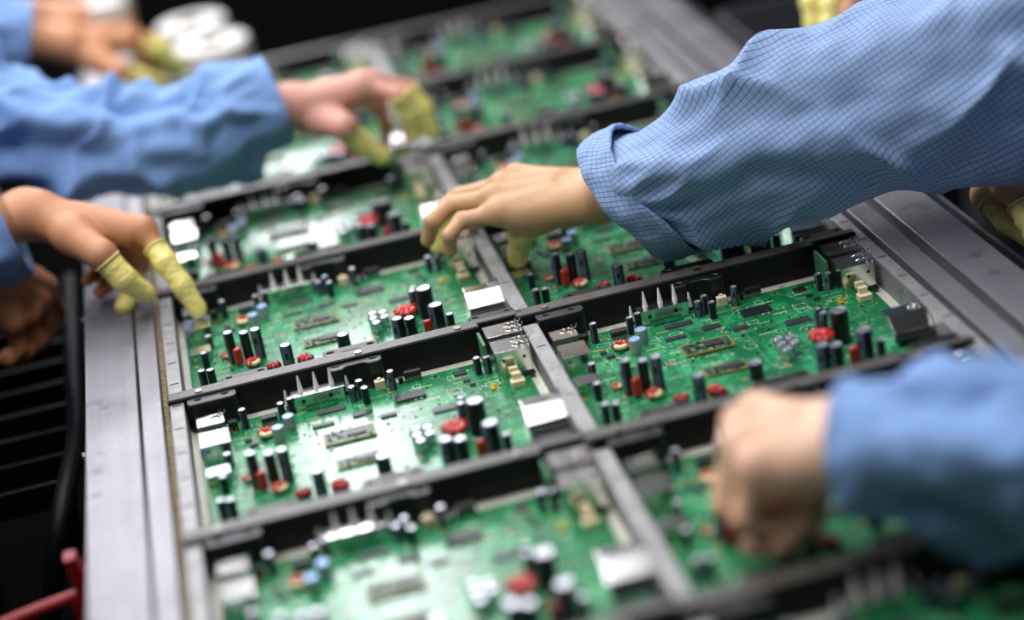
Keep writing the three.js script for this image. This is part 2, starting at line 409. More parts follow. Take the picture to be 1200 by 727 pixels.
function makeBoard() {
  const b = thing('circuit_board', 'green circuit board', 'circuit board');
  // substrate with mounting holes
  const s = new THREE.Shape(); const bw = 286 * K, z0 = 17 * K, z1 = 238 * K;
  s.moveTo(0, z0); s.lineTo(bw, z0); s.lineTo(bw, z1); s.lineTo(0, z1); s.closePath();
  for (const [u, v] of [[210, 24], [6, 230], [280, 230]]) { const p = new THREE.Path(); p.absellipse(u * K, v * K, 0.0019, 0.0019, 0, 6.2832, true); s.holes.push(p); }
  const g = plate(s, -0.0016, 0.0016, 0.0001);
  const p = g.attributes.position, uv = g.attributes.uv;
  for (let i = 0; i < p.count; i++) uv.setXY(i, p.getX(i) / bw, 1 - (p.getZ(i) - z0) / (z1 - z0));
  mesh('substrate', g, M.mask, b);
  // electrolytic capacitors: u, v, diameter, height
  for (const a of [[41, 33.5, 6.8, 18.3], [73.8, 34, 6.4, 15.8], [82.6, 27.6, 6.4, 15], [22.2, 99.8, 7.2, 13], [16.2, 144, 7, 15.8], [12, 188, 7.5, 18], [20, 192, 7.5, 18.6],
    [41.8, 147, 9.4, 31.5], [56, 148.7, 9.4, 28.6], [66.8, 149.8, 10, 29.6], [90, 193, 10.8, 25.5], [143, 174.4, 12, 14.5],
    [192.8, 199, 11, 27.8], [203.6, 201.8, 11, 26.6], [219, 113.8, 6.5, 18.5], [226, 149, 15.6, 30], [216, 137, 7, 25], [229.7, 196, 13.8, 30.8], [240, 204, 7.5, 22],
    [136.2, 33, 6.8, 14.5], [143.6, 29.6, 6.8, 16.9], [146.3, 43.7, 6.8, 15.8], [171.6, 29, 6.8, 18.4], [246.2, 39.5, 6.8, 15.8], [254.5, 42.9, 6.8, 15.8]]) capacitor(b, ...a);
  for (const a of [[77.8, 56, 11, 12.8], [67.3, 74.5, 11, 13.8]]) capacitor(b, ...a, 'grey');
  for (const a of [[175.9, 134.6, 9.2, 11.2], [185.5, 137, 9.2, 11.2], [175.2, 145.5, 9.2, 11], [185.5, 148, 9.2, 11], [176.5, 157, 9.2, 11]]) capacitor(b, ...a, 'can');
  // coils
  coil(b, 57.5, 61, 15, 5, M.creamCore, M.red); coil(b, 35, 133, 9, 6, M.creamCore, M.red); coil(b, 59, 165, 14.5, 6, M.creamCore, M.red);
  coil(b, 76, 183, 13, 6, M.ferrite, M.red); coil(b, 106, 187, 16, 7, M.ferrite, M.red);
  const ch = coil(b, 206, 162, 22, 8, M.redDark, M.red); ch.position.y = 0.0150; ch.scale.y = 0.62;
  mesh('coil_stand', cyl(0.006, 0.020, 0, -0.0242, 0, 12), M.ferrite, ch);
  // standing red film capacitors
  const fg = new RoundedBoxGeometry(8.2 * K, 17 * K, 5.5 * K, 3, 2.4 * K);
  for (const [u, v, a] of [[46.5, 157, 0.3], [220, 197, 0.2]]) { const f = mesh('film_capacitor', fg, M.redDark, b); f.position.set(u * K, 9.5 * K, v * K); f.rotation.y = a; mesh('leads', merged([cyl(0.0004, 0.003, -0.002, -9.5 * K, 0, 5), cyl(0.0004, 0.003, 0.002, -9.5 * K, 0, 5)]), M.pinMetal, f); }
  // integrated circuits
  icChip(b, 62, 37, 14, 8, 8, M.chip, true, 'relay'); icChip(b, 41, 61, 6, 5, 2.4); icChip(b, 45, 73, 7.5, 5, 3);
  icChip(b, 115, 42, 25, 7, 1.9, M.chipGrey); icChip(b, 105, 66, 19, 6, 1.8, M.chipGrey); icChip(b, 207.5, 92, 22, 9, 1.8, M.chipGrey); icChip(b, 182.8, 53, 27, 13, 2.6, M.chip);
  icChip(b, 230.6, 32, 11, 8, 2.4); icChip(b, 233.5, 48, 6, 4, 1.8); icChip(b, 237, 59, 5, 4, 2.2); icChip(b, 139, 62, 16, 8, 1.8, M.chipGrey); icChip(b, 160, 78, 14, 6, 1.8, M.chipGrey);
  { const t = icChip(b, 191, 20, 15, 4.5, 9.5, M.chip, true, 'regulator', false); mesh('tab', box(-7.4 * K, 7.4 * K, 1 * K, 8.5 * K, -4.5 * K, -2.4 * K), M.blackPlastic, t); mesh('tab_foot', box(-13 * K, -9 * K, 0.2 * K, 6 * K, -2 * K, 2 * K, 0.0004), M.blackPlastic, t); }
  // two sub-modules: yellow-edged cards with a chip and small parts
  for (const [u, v, w, d] of [[124, 98, 44, 22], [125, 147, 37, 17]]) {
    const W = w * K, D = d * K, mg = box(-W / 2, W / 2, 0.0008, 0.0018, -D / 2, D / 2);
    const m = mesh('module_card', mg, M.module, b); m.position.set(u * K, 0, v * K);
    mesh('module_chip', box(-2 * K, 14 * K, 0.0018, 0.0032, -5 * K, 4 * K, 0.0003), M.chipGrey, m);
    const l = []; for (let i = 0; i < 16; i++) { const x = rr(-W / 2 + 0.002, W / 2 - 0.003), z = rr(-D / 2 + 0.001, D / 2 - 0.002); l.push(box(x, x + rr(0.001, 0.003), 0.0018, 0.0028, z, z + rr(0.001, 0.002))); }
    const q = mesh('module_parts', merged(l), M.chip, m); q.userData.kind = 'stuff';
    const pl = []; for (let i = 0; i < 14; i++) { const x = -W / 2 + (i + 0.5) * W / 14; pl.push(box(x - 0.0005, x + 0.0005, 0.0001, 0.0012, D / 2 - 0.0002, D / 2 + 0.0004)); }
    mesh('edge_pads', merged(pl), M.gold, m);
  }
  // input jacks along the left edge
  jackBox(b, 2, 25, 27, 47, 17, 2); jackBox(b, 2, 27, 56, 84, 15.5, 0); jackBox(b, 3, 23, 112, 128, 9.5, 0);
  mesh('ferrite_bead', new THREE.SphereGeometry(2.2 * K, 10, 8).translate(3 * K, 2.2 * K, 26 * K), M.blueDot, b);
  mesh('ferrite_bead', new THREE.SphereGeometry(2 * K, 10, 8).translate(4 * K, 2 * K, 106 * K), M.blueDot, b);
  { const h = mesh('pin_header', box(27 * K, 35 * K, 0, 9.5 * K, 30 * K, 36 * K, 0.0003), M.blackPlastic, b); for (const u of [28.5, 32.5]) mesh('pin', merged([box(u * K, (u + 1.1) * K, 3 * K, 4.2 * K, 36 * K, 41 * K), box(u * K, (u + 1.1) * K, 0, 4.2 * K, 40.5 * K, 41.6 * K)]), M.gold, h); }
  // shielded tuner with solder spikes
  { const t = mesh('tuner_shield', merged([box(86 * K, 130 * K, 0, 13.4 * K, 14 * K, 26 * K, 0.0004), box(84 * K, 131 * K, 12.9 * K, 13.8 * K, 13 * K, 26.6 * K, 0.0002)]), M.shield, b);
    for (const u of [94, 118]) mesh('slot', box((u - 1.6) * K, (u + 1.6) * K, 6 * K, 9.5 * K, 26 * K, 26.5 * K), M.blackPlastic, t);
    const cg = lathe([[0.0022, 0], [0.0018, 0.003], [0.0006, 14 * K], [0.00001, 14.6 * K]], 10);
    for (const u of [80, 93.5, 107.5, 121, 134]) { const c = mesh('solder_spike', cg, M.solder, t); const end = u === 80 || u === 134; c.position.set(u * K, end ? 3 * K : 13.6 * K, 15 * K); c.rotation.x = -0.06; } 
    for (const u of [80, 134]) mesh('spike_post', box((u - 2) * K, (u + 2) * K, 0, 3.2 * K, 13 * K, 17 * K), M.blackPlastic, t);
    mesh('pin_row', merged(Array.from({ length: 11 }, (_, i) => box((95 + i * 2.6) * K, (96.5 + i * 2.6) * K, 0, 1.2 * K, 30 * K, 32 * K))), M.blackPlastic, t); }
  // plugs and small things
  mesh('plug_socket', merged([box(157 * K, 166 * K, 0, 8.6 * K, 19 * K, 25 * K, 0.0004), box(160 * K, 163 * K, 8.2 * K, 10 * K, 19 * K, 22 * K)]), M.cream, b);
  mesh('plug_socket', merged([box(267 * K, 279 * K, 0, 5.5 * K, 76 * K, 85 * K, 0.0004), box(269 * K, 277 * K, 5 * K, 11 * K, 74 * K, 80 * K, 0.0004), box(268 * K, 276 * K, 9 * K, 14.5 * K, 71 * K, 75 * K, 0.0004)]), M.cream, b);
  { const l = []; for (let i = 0; i < 6; i++) { const a = rr(248, 259), v = rr(72, 80); l.push(box(a * K, (a + 3) * K, 0, rr(2, 4) * K, v * K, (v + 2) * K)); } mesh('adhesive_dab', merged(l), M.yellow, b); }
  // twin jack boxes at the right corner, screened divider, black foot
  jackBox(b, 260, 291, 37, 63, 25.5, 4); jackBox(b, 260, 292, 4, 29, 25.8, 4);
  mesh('divider_card', box(254 * K, 256.5 * K, 0, 25 * K, 10 * K, 40 * K), M.boardEdge, b);
  mesh('jack_foot', box(281 * K, 292 * K, 0, 2.2 * K, 62 * K, 66 * K, 0.0003), M.blackPlastic, b);
  // wide output shield overhanging the right edge
  { const t = mesh('output_shield', slantShield(), M.shield, b);
    mesh('shield_front', box(263 * K, 295 * K, 0.5 * K, 7 * K, 178.6 * K, 185 * K, 0.0006), M.blackPlastic, t);
    for (const u of [288, 293]) { const cv = new THREE.CatmullRomCurve3([V((u - 5) * K, 19 * K, 156 * K), V((u - 2) * K, 21 * K, 156 * K), V(u * K, 20 * K, 155 * K), V((u + 2) * K, 24 * K, 153 * K)]); mesh('spring_tongue', new THREE.TubeGeometry(cv, 8, 0.0007, 5), M.tin, t); } }
  // copper annuli round holes
  for (const [u, v, r] of [[210, 24, 8], [84, 124, 5], [82, 77, 5], [160, 105, 5], [163, 128, 6], [108, 170, 4]]) {
    const sh = new THREE.Shape(); sh.absellipse(0, 0, r * K, r * K * 0.8, 0, 6.2832); const hp = new THREE.Path(); hp.absellipse(0, 0, r * K * 0.35, r * K * 0.3, 0, 6.2832, true); sh.holes.push(hp);
    const cg = new THREE.ExtrudeGeometry(sh, { depth: 0.00015, bevelEnabled: false, curveSegments: 14 }); cg.rotateX(Math.PI / 2); cg.translate(u * K, 0.00018, v * K);
    mesh('copper_ring', cg, M.copper, b);
  }
  // tiny surface-mount parts, too small to pick apart
  for (const [n, m, cnt] of [['chip_resistors', M.chip, 110], ['chip_capacitors', M.smd, 150]]) {
    const l = [];
    for (let i = 0; i < cnt; i++) { const x = rr(8, 270) * K, z = rr(24, 228) * K, a = rnd() < 0.5; l.push(box(x, x + (a ? 0.0021 : 0.0011), 0, rr(0.0005, 0.001), z, z + (a ? 0.0011 : 0.0021))); }
    mesh(n, merged(l), m, b).userData.kind = 'stuff';
  }
  return b;
}
const proto = makeBoard();
const boardLabels = {
  '-4L': 'green circuit board in the carrier frame end beside the white rolls',
  '-4R': 'green circuit board in the carrier frame end opposite the white rolls',
  '-3L': 'green circuit board just beyond the hand pinching a part with three yellow fingertips',
  '-3R': 'green circuit board across the centre rail from the pinching hand',
  '-2L': 'green circuit board under the wrist and plain blue sleeve of the pinching hand',
  '-2R': 'green circuit board behind the bare back of the check-sleeved hand',
  '-1L': 'green circuit board being touched on its jack by a yellow-capped index finger',
  '-1R': 'green circuit board overshadowed by the rolled check cuff and sleeve',
  '0L': 'brightly glaring green circuit board one row past the touched board, by the bare left plate',
  '0R': 'deep green circuit board with uncovered parts between rolled check sleeve and plain-sleeved fist',
  '1L': 'green circuit board across the centre rail from the plain-sleeved fist',
  '1R': 'green circuit board underneath the plain-sleeved fist and wrist',
  '2R': 'green circuit board past the last cross bar beyond the plain-sleeved fist',
};
let first = true;
for (let r = 2; r >= -4; r--) for (const side of ['L', 'R']) {
  const key = r + side;
  if (!boardLabels[key]) continue;
  const b = first ? proto : proto.clone();
  if (!first) { b.name = numbered('circuit_board'); scene.add(b); }
  first = false;
  b.position.set(side === 'L' ? X_LEFT : X_RIGHT, 0, r * PITCH);
  b.userData = { label: boardLabels[key], category: 'circuit board', group: 'boards in the carrier' };
}

// ------------------------------------------------------------------ people: distance fields and their meshes
const sub = (a, b) => [a[0] - b[0], a[1] - b[1], a[2] - b[2]];
const add = (a, b, k = 1) => [a[0] + b[0] * k, a[1] + b[1] * k, a[2] + b[2] * k];
const lerp3 = (a, b, t) => [a[0] + (b[0] - a[0]) * t, a[1] + (b[1] - a[1]) * t, a[2] + (b[2] - a[2]) * t];
const len = (a) => Math.hypot(a[0], a[1], a[2]);
const cross = (a, b) => [a[1] * b[2] - a[2] * b[1], a[2] * b[0] - a[0] * b[2], a[0] * b[1] - a[1] * b[0]];
const unit = (a) => { const l = len(a) || 1; return [a[0] / l, a[1] / l, a[2] / l]; };
const smin = (a, b, k) => { const h = Math.max(k - Math.abs(a - b), 0) / k; return Math.min(a, b) - h * h * k * 0.25; };
function bone(a, b, ra, rb) {
  const d = sub(b, a), dd = d[0] * d[0] + d[1] * d[1] + d[2] * d[2] || 1e-9;
  return (x, y, z) => {
    const px = x - a[0], py = y - a[1], pz = z - a[2];
    let t = (px * d[0] + py * d[1] + pz * d[2]) / dd; t = t < 0 ? 0 : t > 1 ? 1 : t;
    const qx = px - d[0] * t, qy = py - d[1] * t, qz = pz - d[2] * t;
    return Math.sqrt(qx * qx + qy * qy + qz * qz) - (ra + (rb - ra) * t);
  };
}
const blend = (list, k) => (x, y, z) => { let m = list[0](x, y, z); for (let i = 1; i < list.length; i++) m = smin(m, list[i](x, y, z), k); return m; };
// naive surface nets; normals from the field's gradient
function netMesh(f, lo, hi, cell) {
  const nx = Math.ceil((hi[0] - lo[0]) / cell) + 1, ny = Math.ceil((hi[1] - lo[1]) / cell) + 1, nz = Math.ceil((hi[2] - lo[2]) / cell) + 1;
  const D = new Float32Array(nx * ny * nz), at = (i, j, k) => i + nx * (j + ny * k);
  for (let k = 0; k < nz; k++) for (let j = 0; j < ny; j++) for (let i = 0; i < nx; i++) D[at(i, j, k)] = f(lo[0] + i * cell, lo[1] + j * cell, lo[2] + k * cell);
  const vid = new Int32Array(nx * ny * nz).fill(-1), pos = [], idx = [];
  const E = [[0, 1], [2, 3], [4, 5], [6, 7], [0, 2], [1, 3], [4, 6], [5, 7], [0, 4], [1, 5], [2, 6], [3, 7]];
  for (let k = 0; k < nz - 1; k++) for (let j = 0; j < ny - 1; j++) for (let i = 0; i < nx - 1; i++) {
    const v = []; let m = 0;
    for (let c = 0; c < 8; c++) { v[c] = D[at(i + (c & 1), j + (c >> 1 & 1), k + (c >> 2 & 1))]; if (v[c] < 0) m |= 1 << c; }
    if (m === 0 || m === 255) continue;
    let sx = 0, sy = 0, sz = 0, n = 0;
    for (const [a, b] of E) if ((v[a] < 0) !== (v[b] < 0)) { const t = v[a] / (v[a] - v[b]); sx += (a & 1) + t * ((b & 1) - (a & 1)); sy += (a >> 1 & 1) + t * ((b >> 1 & 1) - (a >> 1 & 1)); sz += (a >> 2 & 1) + t * ((b >> 2 & 1) - (a >> 2 & 1)); n++; }
    vid[at(i, j, k)] = pos.length / 3;
    pos.push(lo[0] + (i + sx / n) * cell, lo[1] + (j + sy / n) * cell, lo[2] + (k + sz / n) * cell);
  }
  const quad = (a, b, c, d, flip) => { if (a < 0 || b < 0 || c < 0 || d < 0) return; if (flip) idx.push(a, c, b, a, d, c); else idx.push(a, b, c, a, c, d); };
  for (let k = 1; k < nz - 1; k++) for (let j = 1; j < ny - 1; j++) for (let i = 1; i < nx - 1; i++) {
    const s = D[at(i, j, k)] < 0;
    if (s !== D[at(i + 1, j, k)] < 0) quad(vid[at(i, j - 1, k - 1)], vid[at(i, j, k - 1)], vid[at(i, j, k)], vid[at(i, j - 1, k)], !s);
    if (s !== D[at(i, j + 1, k)] < 0) quad(vid[at(i - 1, j, k - 1)], vid[at(i - 1, j, k)], vid[at(i, j, k)], vid[at(i, j, k - 1)], !s);
    if (s !== D[at(i, j, k + 1)] < 0) quad(vid[at(i - 1, j - 1, k)], vid[at(i, j - 1, k)], vid[at(i, j, k)], vid[at(i - 1, j, k)], !s);
  }
  const nor = new Float32Array(pos.length), e = cell * 0.4;
  for (let i = 0; i < pos.length; i += 3) {
    const [x, y, z] = [pos[i], pos[i + 1], pos[i + 2]];
    const n = unit([f(x + e, y, z) - f(x - e, y, z), f(x, y + e, z) - f(x, y - e, z), f(x, y, z + e) - f(x, y, z - e)]);
    nor[i] = n[0]; nor[i + 1] = n[1]; nor[i + 2] = n[2];
  }
  const g = new THREE.BufferGeometry();
  g.setAttribute('position', new THREE.Float32BufferAttribute(pos, 3));
  g.setAttribute('normal', new THREE.BufferAttribute(nor, 3));
  g.setIndex(idx);
  return metreUV(g);
}
function bounds(pts, pad) { const lo = [9, 9, 9], hi = [-9, -9, -9]; for (const p of pts) for (let q = 0; q < 3; q++) { lo[q] = Math.min(lo[q], p[q] - pad); hi[q] = Math.max(hi[q], p[q] + pad); } return [lo, hi]; }
// H: wrist, arm (a point up the forearm), fingers[4] = index..little, each [mcp, pip, dip, tip]; thumb = [cmc, mcp, ip, tip]
const FR = [[0.0092, 0.0083, 0.0075, 0.0064], [0.0095, 0.0085, 0.0076, 0.0065], [0.0090, 0.0080, 0.0071, 0.0061], [0.0080, 0.0069, 0.0062, 0.0054]];
const TR = [0.0125, 0.0105, 0.0092, 0.0074];
function handField(H) {
  const k = H.size || 1, w = H.wrist, F = H.fingers, mcp = F.map(c => c[0]);
  let n = unit(cross(sub(mcp[0], w), sub(mcp[3], w)));
  const tips = F.map(c => c[3]).reduce((a, b) => add(a, b), [0, 0, 0]).map(v => v / 4), mid = lerp3(mcp[0], mcp[3], 0.5);
  if (n[0] * (tips[0] - mid[0]) + n[1] * (tips[1] - mid[1]) + n[2] * (tips[2] - mid[2]) < 0) n = n.map(v => -v);   // n points out of the palm
  const side = unit(sub(mcp[3], mcp[0])), palm = [];
  F.forEach((c, i) => {
    const root = add(add(w, side, (i - 1.5) * 0.0085 * k), n, 0.001);
    palm.push(bone(root, c[0], 0.0135 * k, 0.0102 * k * (i === 3 ? 0.92 : 1)));
    palm.push(bone(add(root, n, 0.006), add(lerp3(root, c[0], 0.86), n, 0.0075), 0.0125 * k, 0.0095 * k));
  });
  palm.push(bone(add(w, n, 0.002), H.thumb[0], 0.015 * k, 0.0135 * k));
  palm.push(bone(add(H.thumb[0], n, 0.002), H.thumb[1], 0.0142 * k, 0.0108 * k));
  palm.push(bone(add(w, side, 0.012 * k), add(lerp3(w, mcp[3], 0.7), n, 0.008), 0.014 * k, 0.0115 * k));
  for (const s of [-1, 1]) palm.push(bone(add(w, side, s * 0.010 * k), add(H.arm, side, s * 0.010 * k), 0.0165 * k, (H.armR || 0.024) * k));
  const pf = blend(palm, 0.011);
  const fs = F.map((c, i) => blend([bone(c[0], c[1], FR[i][0] * k, FR[i][1] * k), bone(c[1], c[2], FR[i][1] * k, FR[i][2] * k), bone(c[2], c[3], FR[i][2] * k, FR[i][3] * k)], 0.0035));
  fs.push(blend([bone(H.thumb[0], H.thumb[1], TR[0] * k, TR[1] * k), bone(H.thumb[1], H.thumb[2], TR[1] * k, TR[2] * k), bone(H.thumb[2], H.thumb[3], TR[2] * k, TR[3] * k)], 0.004));
  // bony knuckles and faint tendons on the back of the hand
  const kn = mcp.map((m, i) => bone(add(m, n, -0.0032), add(m, n, -0.0018), 0.0082 * k, 0.0082 * k));
  const td = mcp.map((m, i) => bone(add(lerp3(w, m, 0.45), n, -0.0105 * k), add(m, n, -0.0062 * k), 0.0022, 0.0036));
  const back = blend([...kn, ...td], 0.004);
  return (x, y, z) => {
    const p = smin(pf(x, y, z), back(x, y, z), 0.0085);
    let m = 9;
    for (let i = 0; i < 5; i++) m = Math.min(m, smin(p, fs[i](x, y, z), i < 4 ? 0.0065 : 0.009));
    return m;
  };
}
function skinColour(g, H) {
  const p = g.attributes.position, c = new Float32Array(p.count * 3), spots = H ? [...H.fingers.flatMap(f => [[f[1], 0.011], [f[3], 0.014], [f[0], 0.012]]), [H.thumb[3], 0.015], [H.thumb[2], 0.011]] : [];
  for (let i = 0; i < p.count; i++) {
    const x = p.getX(i), y = p.getY(i), z = p.getZ(i);
    let r = 0;
    for (const [s, q] of spots) { const d = Math.hypot(x - s[0], y - s[1], z - s[2]) / q; if (d < 1) r = Math.max(r, (1 - d) * 0.75); }
    const n = 0.06 * noise.noise(x * 90, y * 90, z * 90) + 0.05 * noise.noise(x * 260, y * 260, z * 260);
    c[3 * i] = 1 + n; c[3 * i + 1] = 1 - 0.26 * r + n; c[3 * i + 2] = 1 - 0.24 * r + n * 0.8;
  }
  g.setAttribute('color', new THREE.BufferAttribute(c, 3));
  return g;
}
function handGeo(H, cell = 0.003) {
  const [lo, hi] = bounds([H.wrist, H.arm, ...H.fingers.flat(), ...H.thumb], 0.034);
  return skinColour(netMesh(handField(H), lo, hi, cell), H);
}
// latex finger cot: the finger's end in a thin loose sheath with a rolled rim
function cotGeo(chain, radii, from, cell = 0.0022, k = 1) {
  const pts = [], rs = [];
  const seg = Math.floor(from), t = from - seg;
  pts.push(lerp3(chain[seg], chain[seg + 1], t)); rs.push(radii[seg] + (radii[seg + 1] - radii[seg]) * t);
  for (let i = seg + 1; i < 4; i++) { pts.push(chain[i]); rs.push(radii[i]); }
  pts[pts.length - 1] = add(pts[pts.length - 1], unit(sub(pts[pts.length - 1], pts[pts.length - 2])), 0.002);
  const bones = []; for (let i = 0; i + 1 < pts.length; i++) bones.push(bone(pts[i], pts[i + 1], rs[i] * k + 0.0014, rs[i + 1] * k + 0.0014));
  const f = blend(bones, 0.004), ax = unit(sub(pts[1], pts[0])), o = pts[0];
  const field = (x, y, z) => {
    const s = (x - o[0]) * ax[0] + (y - o[1]) * ax[1] + (z - o[2]) * ax[2];
    const wr = 0.00018 * Math.sin(s * 1500 + 3 * noise.noise(x * 160, y * 160, z * 160)) + 0.0006 * noise.noise(x * 150, y * 220, z * 220);
    return Math.max(f(x, y, z) + wr, -s);
  };
  const [lo, hi] = bounds(pts, 0.016);
  const g = netMesh(field, lo, hi, cell);
  const rim = new THREE.TorusGeometry(rs[0] * k + 0.0016, 0.0011, 8, 28);
  rim.applyQuaternion(new THREE.Quaternion().setFromUnitVectors(V(0, 0, 1), V(...ax))); rim.translate(...o);
  return [g, rim];
}
function addCot(person, H, which, from, mat = M.cot) {
  const ch = which === 4 ? H.thumb : H.fingers[which], rad = which === 4 ? TR : FR[which];
  const [g, rim] = cotGeo(ch, rad, from, 0.0022, H.size || 1);
  const m = mesh('finger_cot', g, mat, person); m.userData.label = 'yellow latex finger cot';
  mesh('rolled_rim', rim, mat, m);
}
// cloth tube along a spine: rings with own height and width, folds by seamless noise, uv in metres
function clothTube(spine, rad, o = {}) {
  const cv = new THREE.CatmullRomCurve3(spine.map(p => V(...p)), false, 'centripetal'), L = cv.getLength();
  const N = Math.max(24, Math.round(L / (o.step || 0.0032))), S = o.around || 110, sd = o.seed || 1, amp = o.amp ?? 0.006;
  const pos = [], uv = [], idx = [], cb = Math.cos(o.weave ?? 0.35), sb = Math.sin(o.weave ?? 0.35);
  const rAt = (t) => { const q = t * (rad.length - 1), i = Math.min(rad.length - 2, Math.floor(q)), f = q - i, e = f * f * (3 - 2 * f); return [rad[i][0] + (rad[i + 1][0] - rad[i][0]) * e, rad[i][1] + (rad[i + 1][1] - rad[i][1]) * e]; };
  const fold = (s, th) => {
    const cx = Math.cos(th), sx = Math.sin(th);
    const n1 = noise.noise(cx * 1.1 + sd, sx * 1.1 + sd * 1.7, s * 9 + sd);
    const n2 = noise.noise(cx * 1.6 + sd * 3, sx * 1.6, s * 18 + sd * 5);
    const ph = o.along ? 2 * Math.PI * s / 0.26 + 3 * th + 2.2 * n2 + sd : 2 * Math.PI * s / 0.085 + 2 * th + 2.6 * n2 + sd, r1 = 1 - Math.abs(Math.sin(ph * 0.5));
    const ph2 = o.along ? 2 * Math.PI * s / 0.17 - 2 * th + 2.4 * n1 + sd * 2 : 2 * Math.PI * s / 0.12 - th + 3.2 * n1 + sd * 2, r2 = 1 - Math.abs(Math.sin(ph2 * 0.5));
    const m1 = Math.max(0, 0.35 + 0.9 * noise.noise(cx * 0.9 + 7 + sd, sx * 0.9, s * 11)), m2 = Math.max(0, 0.3 + 0.9 * noise.noise(cx * 0.9 + 17 + sd, sx * 0.9, s * 8));
    return amp * (1.5 * n1 + 0.9 * n2 + 2.1 * m1 * r1 * r1 * r1 + 2.2 * m2 * r2 * r2 * r2 + 0.35 * noise.noise(cx * 3.5 + sd, sx * 3.5, s * 42) - 0.8);
  };
  const inner = o.inner ?? 9;         // rings folded back inside the opening
  const rows = [];
  for (let i = inner; i >= 1; i--) rows.push([i * 0.004 / L, -0.0014]);
  rows.push([0, -0.0007]);
  for (let i = 0; i <= N; i++) rows.push([i / N, 0]);
  rows.forEach(([t, off], ri) => {
    const P = cv.getPointAt(Math.min(1, t)), T = cv.getTangentAt(Math.min(1, t));
    const S0 = V(0, 1, 0).cross(T).normalize(), U = T.clone().cross(S0).normalize(), [ru, rs] = rAt(t), s = t * L;
    const open = Math.min(1, s / 0.05 + 0.12);
    for (let k = 0; k <= S; k++) {
      const th = k / S * Math.PI * 2, d = fold(s, th) * open + off, a = Math.cos(th), b = Math.sin(th);
      const lean = (o.lean || 0) * b * Math.max(0, 1 - s / 0.08);
      const q = P.clone().addScaledVector(S0, a * (rs + d)).addScaledVector(U, b * (ru + d)).addScaledVector(T, lean);
      if (o.sag) q.y -= o.sag * Math.pow(Math.max(0, -b), 2);
      pos.push(q.x, q.y, q.z);
      const w = th * (o.girth || 0.055); uv.push(s * cb - w * sb, s * sb + w * cb);
    }
  });
  for (let i = 0; i + 1 < rows.length; i++) for (let k = 0; k < S; k++) { const a = i * (S + 1) + k, b = a + S + 1; idx.push(a, b, a + 1, a + 1, b, b + 1); }
  const g = new THREE.BufferGeometry();
  g.setAttribute('position', new THREE.Float32BufferAttribute(pos, 3)); g.setAttribute('uv', new THREE.Float32BufferAttribute(uv, 2)); g.setIndex(idx); g.computeVertexNormals();
  // weld the seam's normals
  const n = g.attributes.normal;
  for (let i = 0; i < rows.length; i++) { const a = i * (S + 1), b = a + S, x = n.getX(a) + n.getX(b), y = n.getY(a) + n.getY(b), z = n.getZ(a) + n.getZ(b), l = Math.hypot(x, y, z) || 1; n.setXYZ(a, x / l, y / l, z / l); n.setXYZ(b, x / l, y / l, z / l); }
  return g;
}
// turned-back cuff: a band folded over at the opening
function cuffGeo(spine, r, width, o = {}) {
  const cv = new THREE.CatmullRomCurve3(spine.map(p => V(...p)), false, 'centripetal'), L = cv.getLength(), S = 110, sd = o.seed || 1;
  const prof = [[0.030, -0.004], [0.012, -0.0035], [0.003, -0.002], [0, 0.0006], [0.0016, 0.0034], [0.006, 0.0046]];
  for (let i = 1; i <= 7; i++) prof.push([0.006 + (width - 0.008) * i / 7, 0.0050 + 0.0006 * Math.sin(i)]);
  prof.push([width, 0.0042], [width + 0.0004, 0.0024], [width - 0.002, 0.0008]);
  const pos = [], uv = [], idx = [], cb = Math.cos(o.weave ?? -0.3), sb = Math.sin(o.weave ?? -0.3);
  let along = 0;
  prof.forEach(([s, off], i) => {
    if (i) along += Math.hypot(s - prof[i - 1][0], off - prof[i - 1][1]);
    for (let k = 0; k <= S; k++) {
      const th = k / S * Math.PI * 2, a = Math.cos(th), b = Math.sin(th);
      const wob = 0.0035 * noise.noise(a * 1.7 + sd, b * 1.7, 3) , bump = 0.0028 * noise.noise(a * 2.6 + sd * 2, b * 2.6, s * 40) + 0.0011 * noise.noise(a * 7, b * 7, s * 90);
      const t = Math.min(1, Math.max(0, (s + wob * (s > 0.003 ? 1 : 1)) / L));
      const P = cv.getPointAt(t), T = cv.getTangentAt(t), S0 = V(0, 1, 0).cross(T).normalize(), U = T.clone().cross(S0).normalize();
      const lean = (o.lean || 0) * b;
      const q = P.addScaledVector(S0, a * (r[1] + off + bump)).addScaledVector(U, b * (r[0] + off + bump)).addScaledVector(T, lean);
      if (o.sag) q.y -= o.sag * Math.pow(Math.max(0, -b), 2);
      pos.push(q.x, q.y, q.z);
      const w = th * 0.055; uv.push(along * cb - w * sb, along * sb + w * cb);
    }
  });
  for (let i = 0; i + 1 < prof.length; i++) for (let k = 0; k < S; k++) { const a = i * (S + 1) + k, b = a + S + 1; idx.push(a, b, a + 1, a + 1, b, b + 1); }
  const g = new THREE.BufferGeometry();
  g.setAttribute('position', new THREE.Float32BufferAttribute(pos, 3)); g.setAttribute('uv', new THREE.Float32BufferAttribute(uv, 2)); g.setIndex(idx); g.computeVertexNormals();
  return g;
}
